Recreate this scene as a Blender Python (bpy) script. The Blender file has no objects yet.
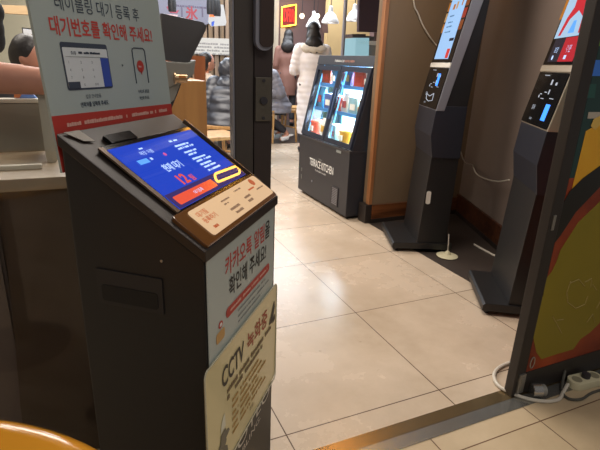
import bpy, bmesh, math, random
from mathutils import Vector, Matrix
random.seed(7)
SC = bpy.context.scene
COL = SC.collection
PI = math.pi

# ------------------------------------------------------------------ camera
CR = Vector((0.91358320, -0.40503686, 0.03620600))
CU = Vector((0.10002616, 0.31012502, 0.94541908))
CF = Vector((0.39415796, 0.86009745, -0.32383929))
FPX = 476.0133
EYE = Vector((0, 0, 1.109043))
cd = bpy.data.cameras.new('camera'); cam = bpy.data.objects.new('camera', cd); COL.objects.link(cam)
cd.sensor_fit = 'HORIZONTAL'; cd.sensor_width = 36; cd.lens = FPX / 600 * 36
cd.clip_start = 0.02; cd.clip_end = 60
cam.matrix_world = Matrix(((CR.x, CU.x, -CF.x, EYE.x), (CR.y, CU.y, -CF.y, EYE.y), (CR.z, CU.z, -CF.z, EYE.z), (0, 0, 0, 1)))
SC.camera = cam

def ray(px, py): return CF + CR * ((px - 300) / FPX) - CU * ((py - 225) / FPX)
def at(px, py, Y):                       # point of the world plane y = Y
    d = ray(px, py); return EYE + d * (Y / d.y)
def onfloor(px, py, z=0.0):
    d = ray(px, py); return EYE + d * ((z - EYE.z) / d.z)

# ------------------------------------------------------------------ materials
def lin(h):
    if isinstance(h, str):
        h = h.lstrip('#'); c = [int(h[i:i + 2], 16) / 255 for i in (0, 2, 4)]
    else: c = h
    return tuple(((v / 12.92) if v <= .04045 else ((v + .055) / 1.055) ** 2.4) for v in c) + (1,)
MATS = {}
def mat(name, col, rough=.5, metal=0., var=.06, scale=8., bump=0., spec=.5, col2=None, coat=0.):
    if name in MATS: return MATS[name]
    m = bpy.data.materials.new(name); m.use_nodes = True; nt = m.node_tree; N = nt.nodes; L = nt.links
    b = N['Principled BSDF']; c = lin(col)
    b.inputs['Roughness'].default_value = rough; b.inputs['Metallic'].default_value = metal
    b.inputs['Specular IOR Level'].default_value = spec; b.inputs['Coat Weight'].default_value = coat
    tc = N.new('ShaderNodeTexCoord'); nz = N.new('ShaderNodeTexNoise'); nz.inputs['Scale'].default_value = scale
    nz.inputs['Detail'].default_value = 4; L.new(tc.outputs['Object'], nz.inputs['Vector'])
    mx = N.new('ShaderNodeMix'); mx.data_type = 'RGBA'
    c2 = lin(col2) if col2 else tuple(v * (1 - var) for v in c[:3]) + (1,)
    c1 = c if col2 else tuple(min(1, v * (1 + var)) for v in c[:3]) + (1,)
    mx.inputs['A'].default_value = c1; mx.inputs['B'].default_value = c2
    L.new(nz.outputs['Fac'], mx.inputs['Factor']); L.new(mx.outputs['Result'], b.inputs['Base Color'])
    if bump:
        bp = N.new('ShaderNodeBump'); bp.inputs['Strength'].default_value = bump; bp.inputs['Distance'].default_value = .01
        L.new(nz.outputs['Fac'], bp.inputs['Height']); L.new(bp.outputs['Normal'], b.inputs['Normal'])
    MATS[name] = m; return m
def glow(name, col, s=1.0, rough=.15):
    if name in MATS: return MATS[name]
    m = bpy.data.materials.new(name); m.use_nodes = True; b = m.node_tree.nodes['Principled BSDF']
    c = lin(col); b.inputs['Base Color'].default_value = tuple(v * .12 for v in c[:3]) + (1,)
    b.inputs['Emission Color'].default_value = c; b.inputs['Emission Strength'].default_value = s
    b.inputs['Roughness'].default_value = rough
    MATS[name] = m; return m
def wood(name, ca, cb, rough=.45, axis='Z', scale=3.0):
    if name in MATS: return MATS[name]
    m = bpy.data.materials.new(name); m.use_nodes = True; nt = m.node_tree; N = nt.nodes; L = nt.links
    b = N['Principled BSDF']; b.inputs['Roughness'].default_value = rough
    tc = N.new('ShaderNodeTexCoord'); mp = N.new('ShaderNodeMapping'); L.new(tc.outputs['Object'], mp.inputs['Vector'])
    s = {'X': (.6, 9, 9), 'Y': (9, .6, 9), 'Z': (9, 9, .6)}[axis]; mp.inputs['Scale'].default_value = s
    nz = N.new('ShaderNodeTexNoise'); nz.inputs['Scale'].default_value = scale; nz.inputs['Detail'].default_value = 6; nz.inputs['Distortion'].default_value = .6
    L.new(mp.outputs['Vector'], nz.inputs['Vector'])
    cr = N.new('ShaderNodeValToRGB'); cr.color_ramp.elements[0].position = .35; cr.color_ramp.elements[1].position = .68
    cr.color_ramp.elements[0].color = lin(ca); cr.color_ramp.elements[1].color = lin(cb)
    L.new(nz.outputs['Fac'], cr.inputs['Fac']); L.new(cr.outputs['Color'], b.inputs['Base Color'])
    MATS[name] = m; return m
def glass(name, tint='#ffffff', refl=.08, rough=.02):
    if name in MATS: return MATS[name]
    m = bpy.data.materials.new(name); m.use_nodes = True; nt = m.node_tree; N = nt.nodes; L = nt.links
    N.remove(N['Principled BSDF']); out = N['Material Output']
    t = N.new('ShaderNodeBsdfTransparent'); t.inputs['Color'].default_value = lin(tint)
    g = N.new('ShaderNodeBsdfGlossy'); g.inputs['Roughness'].default_value = rough
    fr = N.new('ShaderNodeLayerWeight'); fr.inputs['Blend'].default_value = .5
    pw = N.new('ShaderNodeMath'); pw.operation = 'POWER'; pw.inputs[1].default_value = 4; L.new(fr.outputs['Facing'], pw.inputs[0])
    ad = N.new('ShaderNodeMath'); ad.operation = 'MULTIPLY_ADD'; ad.inputs[1].default_value = .5; ad.inputs[2].default_value = refl / 3
    L.new(pw.outputs[0], ad.inputs[0])
    mx = N.new('ShaderNodeMixShader'); L.new(ad.outputs[0], mx.inputs[0]); L.new(t.outputs[0], mx.inputs[1]); L.new(g.outputs[0], mx.inputs[2])
    L.new(mx.outputs[0], out.inputs['Surface']); MATS[name] = m; return m
def tiles(name, ox, oy, w, h, ca, cb, grout, rough=.3, mort=.0022):
    m = bpy.data.materials.new(name); m.use_nodes = True; nt = m.node_tree; N = nt.nodes; L = nt.links
    b = N['Principled BSDF']
    ge = N.new('ShaderNodeNewGeometry'); mp = N.new('ShaderNodeMapping'); mp.inputs['Location'].default_value = (-ox + 60 * w, -oy + 60 * h, 0)
    L.new(ge.outputs['Position'], mp.inputs['Vector'])
    br = N.new('ShaderNodeTexBrick'); br.offset = 0; br.squash = 1
    br.inputs['Scale'].default_value = 1; br.inputs['Brick Width'].default_value = w; br.inputs['Row Height'].default_value = h
    br.inputs['Mortar Size'].default_value = mort; br.inputs['Mortar Smooth'].default_value = .2; br.inputs['Bias'].default_value = 0
    br.inputs['Color1'].default_value = lin(ca); br.inputs['Color2'].default_value = lin(cb); br.inputs['Mortar'].default_value = lin(grout)
    L.new(mp.outputs['Vector'], br.inputs['Vector'])
    nz = N.new('ShaderNodeTexNoise'); nz.inputs['Scale'].default_value = 2.2; nz.inputs['Detail'].default_value = 8; nz.inputs['Roughness'].default_value = .65
    L.new(ge.outputs['Position'], nz.inputs['Vector'])
    cr = N.new('ShaderNodeValToRGB'); cr.color_ramp.elements[0].position = .3; cr.color_ramp.elements[0].color = (.78, .76, .72, 1)
    cr.color_ramp.elements[1].position = .6; cr.color_ramp.elements[1].color = (1, 1, 1, 1); L.new(nz.outputs['Fac'], cr.inputs['Fac'])
    # scuffs and small dirt spots
    n2 = N.new('ShaderNodeTexNoise'); n2.inputs['Scale'].default_value = 26; n2.inputs['Detail'].default_value = 3; L.new(ge.outputs['Position'], n2.inputs['Vector'])
    c2 = N.new('ShaderNodeValToRGB'); c2.color_ramp.elements[0].position = .72; c2.color_ramp.elements[0].color = (1, 1, 1, 1)
    c2.color_ramp.elements[1].position = .78; c2.color_ramp.elements[1].color = (.72, .68, .62, 1); L.new(n2.outputs['Fac'], c2.inputs['Fac'])
    def mul(a, bb):
        x = N.new('ShaderNodeMix'); x.data_type = 'RGBA'; x.blend_type = 'MULTIPLY'; x.inputs['Factor'].default_value = 1
        L.new(a, x.inputs['A']); L.new(bb, x.inputs['B']); return x.outputs['Result']
    L.new(mul(mul(br.outputs['Color'], cr.outputs['Color']), c2.outputs['Color']), b.inputs['Base Color'])
    mr = N.new('ShaderNodeMapRange'); mr.inputs['To Min'].default_value = rough - .08; mr.inputs['To Max'].default_value = rough + .12
    L.new(nz.outputs['Fac'], mr.inputs['Value']); L.new(mr.outputs['Result'], b.inputs['Roughness'])
    bp = N.new('ShaderNodeBump'); bp.inputs['Strength'].default_value = .35; bp.inputs['Distance'].default_value = .002; bp.invert = True
    L.new(br.outputs['Fac'], bp.inputs['Height']); L.new(bp.outputs['Normal'], b.inputs['Normal'])
    MATS[name] = m; return m

BLACK = mat('black_metal', '#1c1b1c', .42, 0, .1, 14, .02)
BLACKG = mat('black_gloss', '#141415', .12, 0, .05)
SATIN = mat('dark_satin', '#37353a', .45, .1, .08, 20)
BRONZE = mat('dark_bronze_frame', '#4c4642', .42, .2, .1, 10)
BRONZE2 = mat('darker_bronze_frame', '#322d2a', .42, .2, .1, 10)
BROWNG = mat('brown_gloss_bezel', '#6a4422', .16, 0, .05, coat=.6)
STEEL = mat('worn_steel', '#a8a6a0', .38, .85, .12, 30, .03)
SILVER = mat('silver_trim', '#8f8f98', .35, .3, .04)
CHAMP = mat('champagne_trim', '#c9bca8', .32, .5, .04)
WHITE = mat('white_plastic', '#dedad2', .4, 0, .03)
PAPER = mat('pale_board', '#aab6b2', .5, 0, .02)
CREAM = mat('cream_paper', '#d8cb98', .3, 0, .04, 5, coat=.3)
RED = mat('print_red', '#b5392f', .5, 0, .02)
REDT = mat('print_red_text', '#c2433b', .5, 0, .02)
NAVYT = mat('print_navy', '#2c3a4c', .5, 0, .02)
BLKT = mat('print_black', '#262422', .5, 0, .02)
GREYT = mat('print_grey', '#8a8f8c', .5, 0, .02)
BLUEP = mat('print_blue', '#3550a8', .45, 0, .02)
WHT = mat('print_white', '#e9e9e6', .5, 0, .02)
ORANGET = mat('print_orange', '#dd6a2e', .5, 0, .02)
BROWNT = mat('print_brown', '#6e5a3a', .5, 0, .03)
BEIGE = mat('worn_beige_laminate', '#a79a84', .45, 0, .2, 6, .03, col2='#8a7c66')
SKIN = mat('skin', '#c78f78', .5, 0, .05, 30)
HAIR = mat('dark_hair', '#1e1a19', .45, 0, .2, 60, .3)

# ------------------------------------------------------------------ mesh helpers
class MB:
    def __init__(s): s.v = []; s.f = []
    def add(s, vs, fs):
        o = len(s.v); s.v += [Vector(v) for v in vs]; s.f += [tuple(i + o for i in f) for f in fs]; return s
    def box(s, c, d, M=None, bev=0.0):
        bm = bmesh.new(); bmesh.ops.create_cube(bm, size=1); bmesh.ops.scale(bm, vec=Vector(d), verts=bm.verts)
        if bev: bmesh.ops.bevel(bm, geom=bm.edges[:], offset=bev, segments=2, profile=.7, affect='EDGES')
        T = Matrix.Translation(Vector(c)); T = (M @ T) if M else T
        bm.verts.index_update(); s.add([T @ v.co for v in bm.verts], [[v.index for v in f.verts] for f in bm.faces]); bm.free(); return s
    def prism(s, poly, M, t, bev=0.0):      # polygon in local xy, extruded along local z from 0 to t
        bm = bmesh.new(); vs = [bm.verts.new((x, y, 0)) for x, y in poly]; f = bm.faces.new(vs)
        r = bmesh.ops.extrude_face_region(bm, geom=[f]); bmesh.ops.translate(bm, vec=(0, 0, t), verts=[g for g in r['geom'] if isinstance(g, bmesh.types.BMVert)])
        bmesh.ops.recalc_face_normals(bm, faces=bm.faces[:])
        if bev: bmesh.ops.bevel(bm, geom=bm.edges[:], offset=bev, segments=2, profile=.7, affect='EDGES')
        bm.verts.index_update(); s.add([M @ v.co for v in bm.verts], [[v.index for v in f.verts] for f in bm.faces]); bm.free(); return s
    def tube(s, pts, r, n=8, close=False):
        pts = [Vector(p) for p in pts]; k = len(pts); rr = r if isinstance(r, (list, tuple)) else [r] * k
        vs = []; up = Vector((0, 0, 1)); prev = None
        for i, p in enumerate(pts):
            a = pts[(i - 1) % k] if (close or i > 0) else p; b = pts[(i + 1) % k] if (close or i < k - 1) else p
            t = (b - a).normalized()
            if prev is None:
                ref = up if abs(t.z) < .9 else Vector((1, 0, 0)); u = t.cross(ref).normalized()
            else: u = (prev - t * prev.dot(t)).normalized()
            prev = u; w = t.cross(u)
            for j in range(n):
                an = 2 * PI * j / n; vs.append(p + (u * math.cos(an) + w * math.sin(an)) * rr[i])
        fs = []
        for i in range(k if close else k - 1):
            for j in range(n):
                a = i * n + j; b = i * n + (j + 1) % n; c = ((i + 1) % k) * n + (j + 1) % n; d = ((i + 1) % k) * n + j
                fs.append((a, b, c, d))
        if not close: fs += [tuple(range(n))[::-1], tuple(range((k - 1) * n, k * n))]
        return s.add(vs, fs)
    def lathe(s, prof, c, n=24, M=None, cap=True):
        vs = []; T = M if M else Matrix.Translation(Vector(c))
        for r, z in prof:
            for j in range(n): an = 2 * PI * j / n; vs.append(T @ Vector((r * math.cos(an), r * math.sin(an), z)))
        fs = []
        for i in range(len(prof) - 1):
            for j in range(n): fs.append((i * n + j, i * n + (j + 1) % n, (i + 1) * n + (j + 1) % n, (i + 1) * n + j))
        if cap: fs += [tuple(range(n))[::-1], tuple(range((len(prof) - 1) * n, len(prof) * n))]
        return s.add(vs, fs)
    def ball(s, c, d, n=12, M=None):
        bm = bmesh.new(); bmesh.ops.create_uvsphere(bm, u_segments=n * 2, v_segments=n, radius=1)
        T = Matrix.Translation(Vector(c)); T = T @ M if M else T; T = T @ Matrix.Diagonal((d[0], d[1], d[2], 1))
        bm.verts.index_update(); s.add([T @ v.co for v in bm.verts], [[v.index for v in f.verts] for f in bm.faces]); bm.free(); return s
    def build(s, name, m, parent=None, smooth=False):
        me = bpy.data.meshes.new(name)
        if parent is not None: org = wloc(parent)
        else:
            xs = [v.x for v in s.v]; ys = [v.y for v in s.v]; zs = [v.z for v in s.v]
            org = Vector(((min(xs) + max(xs)) / 2, (min(ys) + max(ys)) / 2, min(zs)))
        me.from_pydata([v - org for v in s.v], [], s.f); me.update()
        bm = bmesh.new(); bm.from_mesh(me); bmesh.ops.recalc_face_normals(bm, faces=bm.faces[:]); bm.to_mesh(me); bm.free()
        return link(name, me, m, parent, org, smooth)
WL = {}
def wloc(o): return WL[o.name]
def link(name, me, m, parent, org, smooth=False):
    o = bpy.data.objects.new(name, me); COL.objects.link(o)
    if m: me.materials.clear(); me.materials.append(m)
    if smooth:
        me.polygons.foreach_set('use_smooth', [True] * len(me.polygons))
        try: me.set_sharp_from_angle(angle=math.radians(38))
        except Exception: pass
    if parent is not None: o.parent = parent; WL[o.name] = wloc(parent)
    else: o.location = org; WL[o.name] = Vector(org)
    return o
def tag(o, label, cat, group=None, kind=None):
    if label: o['label'] = label
    if cat: o['category'] = cat
    if group: o['group'] = group
    if kind: o['kind'] = kind
    return o
def thing(name, loc, label, cat, group=None):
    o = bpy.data.objects.new(name, None); COL.objects.link(o); o.location = loc; o.empty_display_size = .1
    WL[o.name] = Vector(loc); return tag(o, label, cat, group)
def struct(name, mb, m, label=None, parent=None):
    o = mb.build(name, m, parent); o['kind'] = 'structure'
    if label: o['label'] = label; o['category'] = name.split('_')[0].split('.')[0]
    return o
def frame(org, ex, ey):
    ex = Vector(ex).normalized(); ey = Vector(ey).normalized(); ez = ex.cross(ey).normalized()
    return Matrix(((ex.x, ey.x, ez.x, org[0]), (ex.y, ey.y, ez.y, org[1]), (ex.z, ey.z, ez.z, org[2]), (0, 0, 0, 1)))
def quad(x0, y0, x1, y1): return [(x0, y0), (x1, y0), (x1, y1), (x0, y1)]
def rrect(x0, y0, x1, y1, r, n=5):
    o = []
    for cx, cy, a in ((x1 - r, y1 - r, 0), (x0 + r, y1 - r, 90), (x0 + r, y0 + r, 180), (x1 - r, y0 + r, 270)):
        for k in range(n + 1): an = math.radians(a + 90 * k / n); o.append((cx + r * math.cos(an), cy + r * math.sin(an)))
    return o
def text(body, M, x, y, h, m, parent, name='lettering', z=.0006, t=.0004, fit=None, bold=0.0, align='LEFT', fity=None):
    cu = bpy.data.curves.new('tmp', 'FONT'); cu.body = body; cu.resolution_u = 3; cu.extrude = 0; cu.offset = bold; cu.size = 1; cu.align_x = align
    o = bpy.data.objects.new('tmp', cu); COL.objects.link(o)
    dg = bpy.context.evaluated_depsgraph_get(); me = bpy.data.meshes.new_from_object(o.evaluated_get(dg))
    bpy.data.objects.remove(o); bpy.data.curves.remove(cu)
    xs = [v.co.x for v in me.vertices]; ys = [v.co.y for v in me.vertices]; w = max(xs) - min(xs)
    sy = (fity / (max(ys) - min(ys))) if fity else h / .9; sx = (fit / w) if fit else sy
    T = M @ Matrix.Translation((x, y, z)) @ Matrix.Diagonal((sx, sy, 1, 1)); org = wloc(parent)
    dx = -min(xs) if align == 'LEFT' else -(min(xs) + max(xs)) / 2; dy = -min(ys)
    for v in me.vertices: v.co = (T @ Vector((v.co.x + dx, v.co.y + dy, 0))) - org
    me.name = name; return link(name, me, m, parent, org)
def dashes(mb, M, x0, x1, y, h, z=.0006, seed=0, seg=None):   # a line of writing too small to read
    rnd = random.Random(seed); x = x0; seg = seg or h * 1.1
    while x < x1:
        w = seg * rnd.uniform(.5, 1.1)
        if rnd.random() < .86: mb.prism(quad(x, y, min(x + w * .85, x1), y + h * rnd.uniform(.75, 1)), M @ Matrix.Translation((0, 0, z)), .0003)
        x += w
    return mb
def P1(poly, M, z=.0006, t=.0003): return MB().prism(poly, M @ Matrix.Translation((0, 0, z)), t)
def circ(cx, cy, r, n=20, ry=None): return [(cx + r * math.cos(2 * PI * k / n), cy + (ry or r) * math.sin(2 * PI * k / n)) for k in range(n)]
def BX(x0, y0, z0, x1, y1, z1, bev=0): return MB().box(((x0 + x1) / 2, (y0 + y1) / 2, (z0 + z1) / 2), (abs(x1 - x0), abs(y1 - y0), abs(z1 - z0)), None, bev)
Z = Vector((0, 0, 1))

# ------------------------------------------------------------------ the setting
TILE = tiles('beige_floor_tiles', 1.084, 2.298, .6, .6, '#cdbba6', '#c9b6a0', '#5a4538', .24)
TILE2 = tiles('outer_floor_tiles', 1.30, .842, .4, .4, '#c6b294', '#c0ab8c', '#6a4f3a', .32)
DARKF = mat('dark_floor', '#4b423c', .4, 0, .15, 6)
MATF = mat('dark_recess_floor', '#3b322d', .55, 0, .15, 9, .05)
struct('floor', BX(-4, 1.012, -.1, 1.85, 6.3, 0), TILE)
struct('floor', BX(1.85, 2.96, -.1, 4.2, 6.3, 0), TILE)
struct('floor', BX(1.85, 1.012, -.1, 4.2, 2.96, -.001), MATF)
struct('floor', BX(-4, 6.3, -.1, 7.0, 11, 0), DARKF)
struct('floor', BX(4.2, 2.96, -.1, 7.0, 6.3, 0), TILE)
struct('floor', BX(-4, -2.5, -.1, 5, .915, 0), TILE2)
THR = mat('threshold_metal', '#aaa9a3', .27, .85, .15, 14, .03)
struct('trim_1', BX(-3, .915, -.1, 4, .962, .002), THR)
struct('trim_2', BX(-3, .964, -.1, 4, 1.012, .001), mat('threshold_bronze', '#94805f', .25, .8, .15, 14, .03))
CEIL = mat('ceiling_paint', '#4a3f3b', .8)
struct('ceiling', BX(-4, 1.0, 2.75, 7.0, 11, 2.85), CEIL)
WALLP = mat('brown_plaster', '#7c6851', .7, 0, .1, 3, .03)
WALLB = mat('dark_brown_plaster', '#85766d', .7, 0, .12, 3, .03)
BASEW = wood('baseboard_wood', '#4f2c17', '#8a5430', .4, 'X')
PILW = wood('pillar_wood', '#8d5a36', '#b07a4e', .4, 'Z')
# wall between the fridge and the order kiosks
struct('wall_back', BX(1.852, 2.842, 0, 2.74, 2.925, 2.75), WALLP)
struct('trim_3', BX(1.843, 2.832, .14, 1.869, 2.872, 2.75, .002), PILW)
struct('trim_4', BX(1.818, 2.828, 0, 1.870, 2.928, .14, .002), mat('dark_plinth', '#2c2522', .5))
struct('baseboard_back', BX(1.872, 2.824, .03, 2.68, 2.842, .135, .002), BASEW)
struct('trim_5', BX(1.872, 2.820, 0, 2.68, 2.842, .03), mat('dark_plinth', '#2c2522', .5))
# slanting wall behind the kiosks
wd = Vector((-.375, -.927, 0)).normalized(); wn = Vector((-.927, .375, 0)).normalized()
MWB = frame((2.70, 2.86, 0), wd, Z)     # local z points away from the room
LB = 1.88
sgn = 1 if (MWB.to_3x3() @ Vector((0, 0, 1))).dot(wn) > 0 else -1
def wallB(x0, x1, z0, z1, front, back): 
    a, b = (front, back)
    return MB().prism(quad(x0, z0, x1, z1), MWB @ Matrix.Translation((0, 0, -sgn * back)), sgn * (back + front))
struct('wall_right', wallB(-.05, LB, 0, 2.75, 0, .1), WALLB)
struct('baseboard_right', wallB(0.02, LB, .03, .16, .018, 0), wood('baseboard_dark_wood', '#3a2015', '#5f3722', .4, 'X'))
struct('trim_6', wallB(0.02, LB, 0, .03, .022, 0), mat('dark_plinth', '#2c2522', .5))
# far walls of the restaurant
def seg(name, px0, px1, Y, m, z0=0, z1=2.75, th=.12):
    a = at(px0, 60, Y).x; b = at(px1, 60, Y).x
    return struct(name, BX(a, Y, z0, b, Y + th, z1), m)
SLAT = wood('slatted_wood_wall', '#4d3b2e', '#8f745a', .6, 'Z', 5)
MAUVE = mat('mauve_brown_wall', '#6f5550', .8, 0, .1, 2)
seg('wall_back', -260, 60, 9.0, mat('cream_wall', '#cbbf9f', .8))
seg('wall_back', 60, 268, 9.0, SLAT)
seg('wall_back', 268, 278, 9.0, mat('pale_wall', '#c7b7a0', .8))
seg('wall_back', 278, 326, 9.0, MAUVE)
seg('wall_back', 326, 372, 8.0, mat('ochre_wall', '#bd9f6e', .8))
seg('wall_back', 372, 640, 6.2, MAUVE)
struct('wall_left', BX(-4.1, 1.0, 0, -4.0, 11, 2.75), mat('cream_wall', '#cbbf9f', .8))
struct('trim_7', BX(-4, 5.9, 2.02, at(31, 3, 6).x, 6.1, 2.75), mat('mauve_beam', '#5c444c', .7))
# shopfront header above the entrance (outside the frame, carries the sliding door)
struct('trim_8', BX(-3, .93, 2.3, 4, 1.12, 2.75), BRONZE)

# ------------------------------------------------------------------ right glass panel of the shopfront
gp = thing('shopfront_panel', (1.9, .985, 0), 'dark framed glass shopfront panel on the right with faded red and yellow food film', 'door')
def quadY(poly, Y, t, m, name, par):      # polygon given in x,z on the plane y=Y, thickness backwards
    M = frame((0, Y, 0), (1, 0, 0), (0, 0, 1)); return MB().prism(poly, M @ Matrix.Translation((0, 0, -t)), t).build(name, m, par)
GX0, GX1 = 1.300, 3.2
MB().box((1.3235, .985, 1.15), (.047, .036, 2.296), None, .003).build('stile', BRONZE2, gp)
MB().box((1.352, .985, 1.15), (.010, .022, 2.29), None, .002).build('glazing_bead', BLACK, gp)
MB().box(((GX0 + .047 + GX1) / 2, .985, .048), (GX1 - GX0 - .047, .036, .09), None, .003).build('bottom_rail', BRONZE2, gp)
struct_gl = BX(1.357, .980, .093, GX1, .988, 2.3).build('glass_pane', glass('clear_glass'), gp)
# film printed with food pictures, stuck on the pane
FY = .9715
MF = frame((0, FY, 0), (1, 0, 0), (0, 0, 1))
def filmmat():
    m = bpy.data.materials.new('red_food_film'); m.use_nodes = True; nt = m.node_tree; N = nt.nodes; L = nt.links; b = N['Principled BSDF']
    b.inputs['Roughness'].default_value = .3
    ge = N.new('ShaderNodeTexCoord'); nz = N.new('ShaderNodeTexNoise'); nz.inputs['Scale'].default_value = 6; nz.inputs['Detail'].default_value = 5
    L.new(ge.outputs['Object'], nz.inputs['Vector']); cr = N.new('ShaderNodeValToRGB')
    cr.color_ramp.elements[0].position = .35; cr.color_ramp.elements[0].color = lin('#6e2716'); cr.color_ramp.elements[1].position = .7; cr.color_ramp.elements[1].color = lin('#a5451f')
    L.new(nz.outputs['Fac'], cr.inputs['Fac']); L.new(cr.outputs['Color'], b.inputs['Base Color']); MATS['film'] = m; return m
fl = MB().prism(quad(1.352, .093, 2.6, .80), MF @ Matrix.Translation((0, 0, -.008)), .009).build('food_film', filmmat(), gp)
YEL = mat('film_yellow_green', '#93801f', .3, 0, .12, 4, col2='#7b701c')
cv = [(560,250),(556,262),(551,272),(545,279),(543,295),(538,305),(535,317),(533,338),(536,352),(541,359),(556,354),(573,349),(580,339),(590,332),(600,322),(700,240),(700,150),(640,175),(600,201),(578,222)]
pts = [(at(x, y, FY).x, at(x, y, FY).z) for x, y in cv]
pts = [(min(x, 2.6), max(.096, min(z, .79))) for x, z in pts]
MB().prism(pts, MF @ Matrix.Translation((0, 0, .001)), .0008).build('yellow_print', YEL, fl)
# chalky scrawl on the yellow print
sc = MB()
def scr(px):
    sc.tube([(lambda q: (q.x, FY - .0025, q.z))(at(x, y, FY)) for x, y in px], .0016, 5)
scr([(570, 281), (566, 292), (567, 302), (575, 308), (584, 304), (587, 296)]); scr([(569, 283), (578, 279), (584, 286)]); scr([(584, 282), (591, 278), (590, 287)])
scr([(592, 284), (596, 290)]); scr([(552, 316), (557, 325), (561, 333)]); scr([(556, 320), (563, 319)]); scr([(586, 322), (592, 314), (594, 322)]); scr([(596, 308), (600, 300)])
sc.build('scrawl', mat('pale_scrawl', '#a5935a', .6), fl)
# curved dark band and upper picture film
up = MB().prism(quad(1.352, .80, 2.6, 2.2), MF @ Matrix.Translation((0, 0, -.008)), .009).build('menu_film', mat('teal_film', '#1d3b38', .3), gp)
def fpoly(px, m, name, z=.001, par=None):
    return MB().prism([(at(x, y, FY).x, at(x, y, FY).z) for x, y in px], MF @ Matrix.Translation((0, 0, z)), .0008).build(name, m, par or up)
fpoly([(603, 10), (650, 10), (650, 46), (592, 46)], mat('film_green', '#5f8c2c', .35), 'green_print')
fpoly([(590, 60), (650, 60), (650, 76), (587, 76)], mat('film_blue', '#3b78d8', .35), 'blue_print')
fpoly([(585, 84), (596, 84), (594, 98), (583, 98)], mat('film_dark_green', '#24524a', .35), 'green_box_print')
fpoly([(588, 112), (650, 112), (650, 118.5), (587, 118.5)], mat('film_grey', '#b5ab9c', .4), 'grey_bar_print')
fpoly([(585.5, 131), (600, 123), (650, 110), (650, 168), (606, 163), (590, 174), (571, 191)], mat('film_orange', '#dc9a1e', .35, 0, .2, 20, col2='#e2b02a'), 'orange_print')
fpoly([(569, 191), (582, 178), (600, 165), (650, 130), (650, 152), (600, 186), (575, 212), (560, 235), (548, 250), (546, 238), (556, 215)], mat('film_black', '#1b1a17', .3), 'curved_dark_band', .0022)
fpoly([(590, 126), (593, 119), (603, 114), (612, 118), (604, 120), (597, 127), (594, 130)], mat('film_pale', '#d9b45a', .4), 'pale_curl_print', .0022)
# lock and ring handle at the foot of the stile
MB().box((1.330, .964, .055), (.030, .008, .078), None, .002).box((1.330, .959, .055), (.012, .004, .055), None, .001).build('lock_plate', STEEL, gp)
M = frame((1.364, .9625, .135), (1, 0, 0), (0, 0, 1))
MB().tube([M @ Vector((.010 * math.cos(a), .022 * math.sin(a), 0)) for a in [2 * PI * k / 20 for k in range(20)]], .0022, 6, True).build('ring_pull', STEEL, gp)
MB().box((1.318, .966, .66), (.012, .004, .05), None, .001).build('edge_latch', STEEL, gp)

# ------------------------------------------------------------------ left door leaf with pull and lock
PY = 1.05
dl = thing('sliding_door', (-.2, PY + .02, 0), 'dark framed glass door leaf with steel lock plate behind the waiting kiosk', 'door')
kx = PY
def X_(px, py): return at(px, py, PY).x
xl = X_(235, 60); xm = X_(254, 60); xr = X_(273.5, 60)
MB().box(((xl + xm) / 2, PY + .024, 1.15), (xm - xl, .044, 2.296), None, .003).build('stile', BRONZE, dl)
MB().box(((xm + xr) / 2, PY + .018, 1.15), (xr - xm - .002, .036, 2.296), None, .003).build('edge_stile', mat('dark_bronze_edge', '#3f3634', .4, .2), dl)
MB().box(((-.28 + xl) / 2, PY + .024, .05), (xl + .28, .036, .09), None, .003).build('bottom_rail', BRONZE, dl)
BX(-.28, PY + .02, .095, xl - .004, PY + .028, 2.3).build('glass_pane', glass('clear_glass'), dl)
BX(xl - .004, PY + .004, .095, xl - .0005, PY + .03, 2.3).build('glazing_bead', SILVER, dl)
c = at(263.3, 99.5, PY - .004)
MB().box((c.x, PY - .003, c.z), (.038, .006, .096), None, .0015).build('lock_plate', mat('aged_plate', '#6c665c', .4, .7, .2, 60, .1), dl)
lk = MB()
lk.lathe([(.009, 0), (.009, .003), (.0075, .0045)], None, 20, frame((c.x, PY - .006, c.z - .003), (1, 0, 0), (0, 0, 1)))
for dz in (-.041, .041): lk.lathe([(.0035, 0), (.0035, .002)], None, 12, frame((c.x, PY - .006, c.z + dz), (1, 0, 0), (0, 0, 1)))
lk.build('keyhole', SATIN, dl)
# long pull handle with silver rim
h0 = at(256, 30, PY - .02).x; h1 = at(274.2, 30, PY - .02).x; hb = at(265, 50.5, PY - .02).z
MH = frame((0, PY - .002, 0), (1, 0, 0), (0, 0, 1))
ph = MB().prism(rrect(h0, hb, h1, hb + .42, (h1 - h0) / 2 - .001, 10), MH, .016).build('pull_handle', SILVER, dl, True)
MB().prism(rrect(h0 + .0085, hb + .007, h1 - .0012, hb + .41, (h1 - h0) / 2 - .0075, 10), MH @ Matrix.Translation((0, 0, .0161)), .004).build('grip_pad', mat('brown_grip', '#3d2f2a', .4), ph, True)

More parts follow.
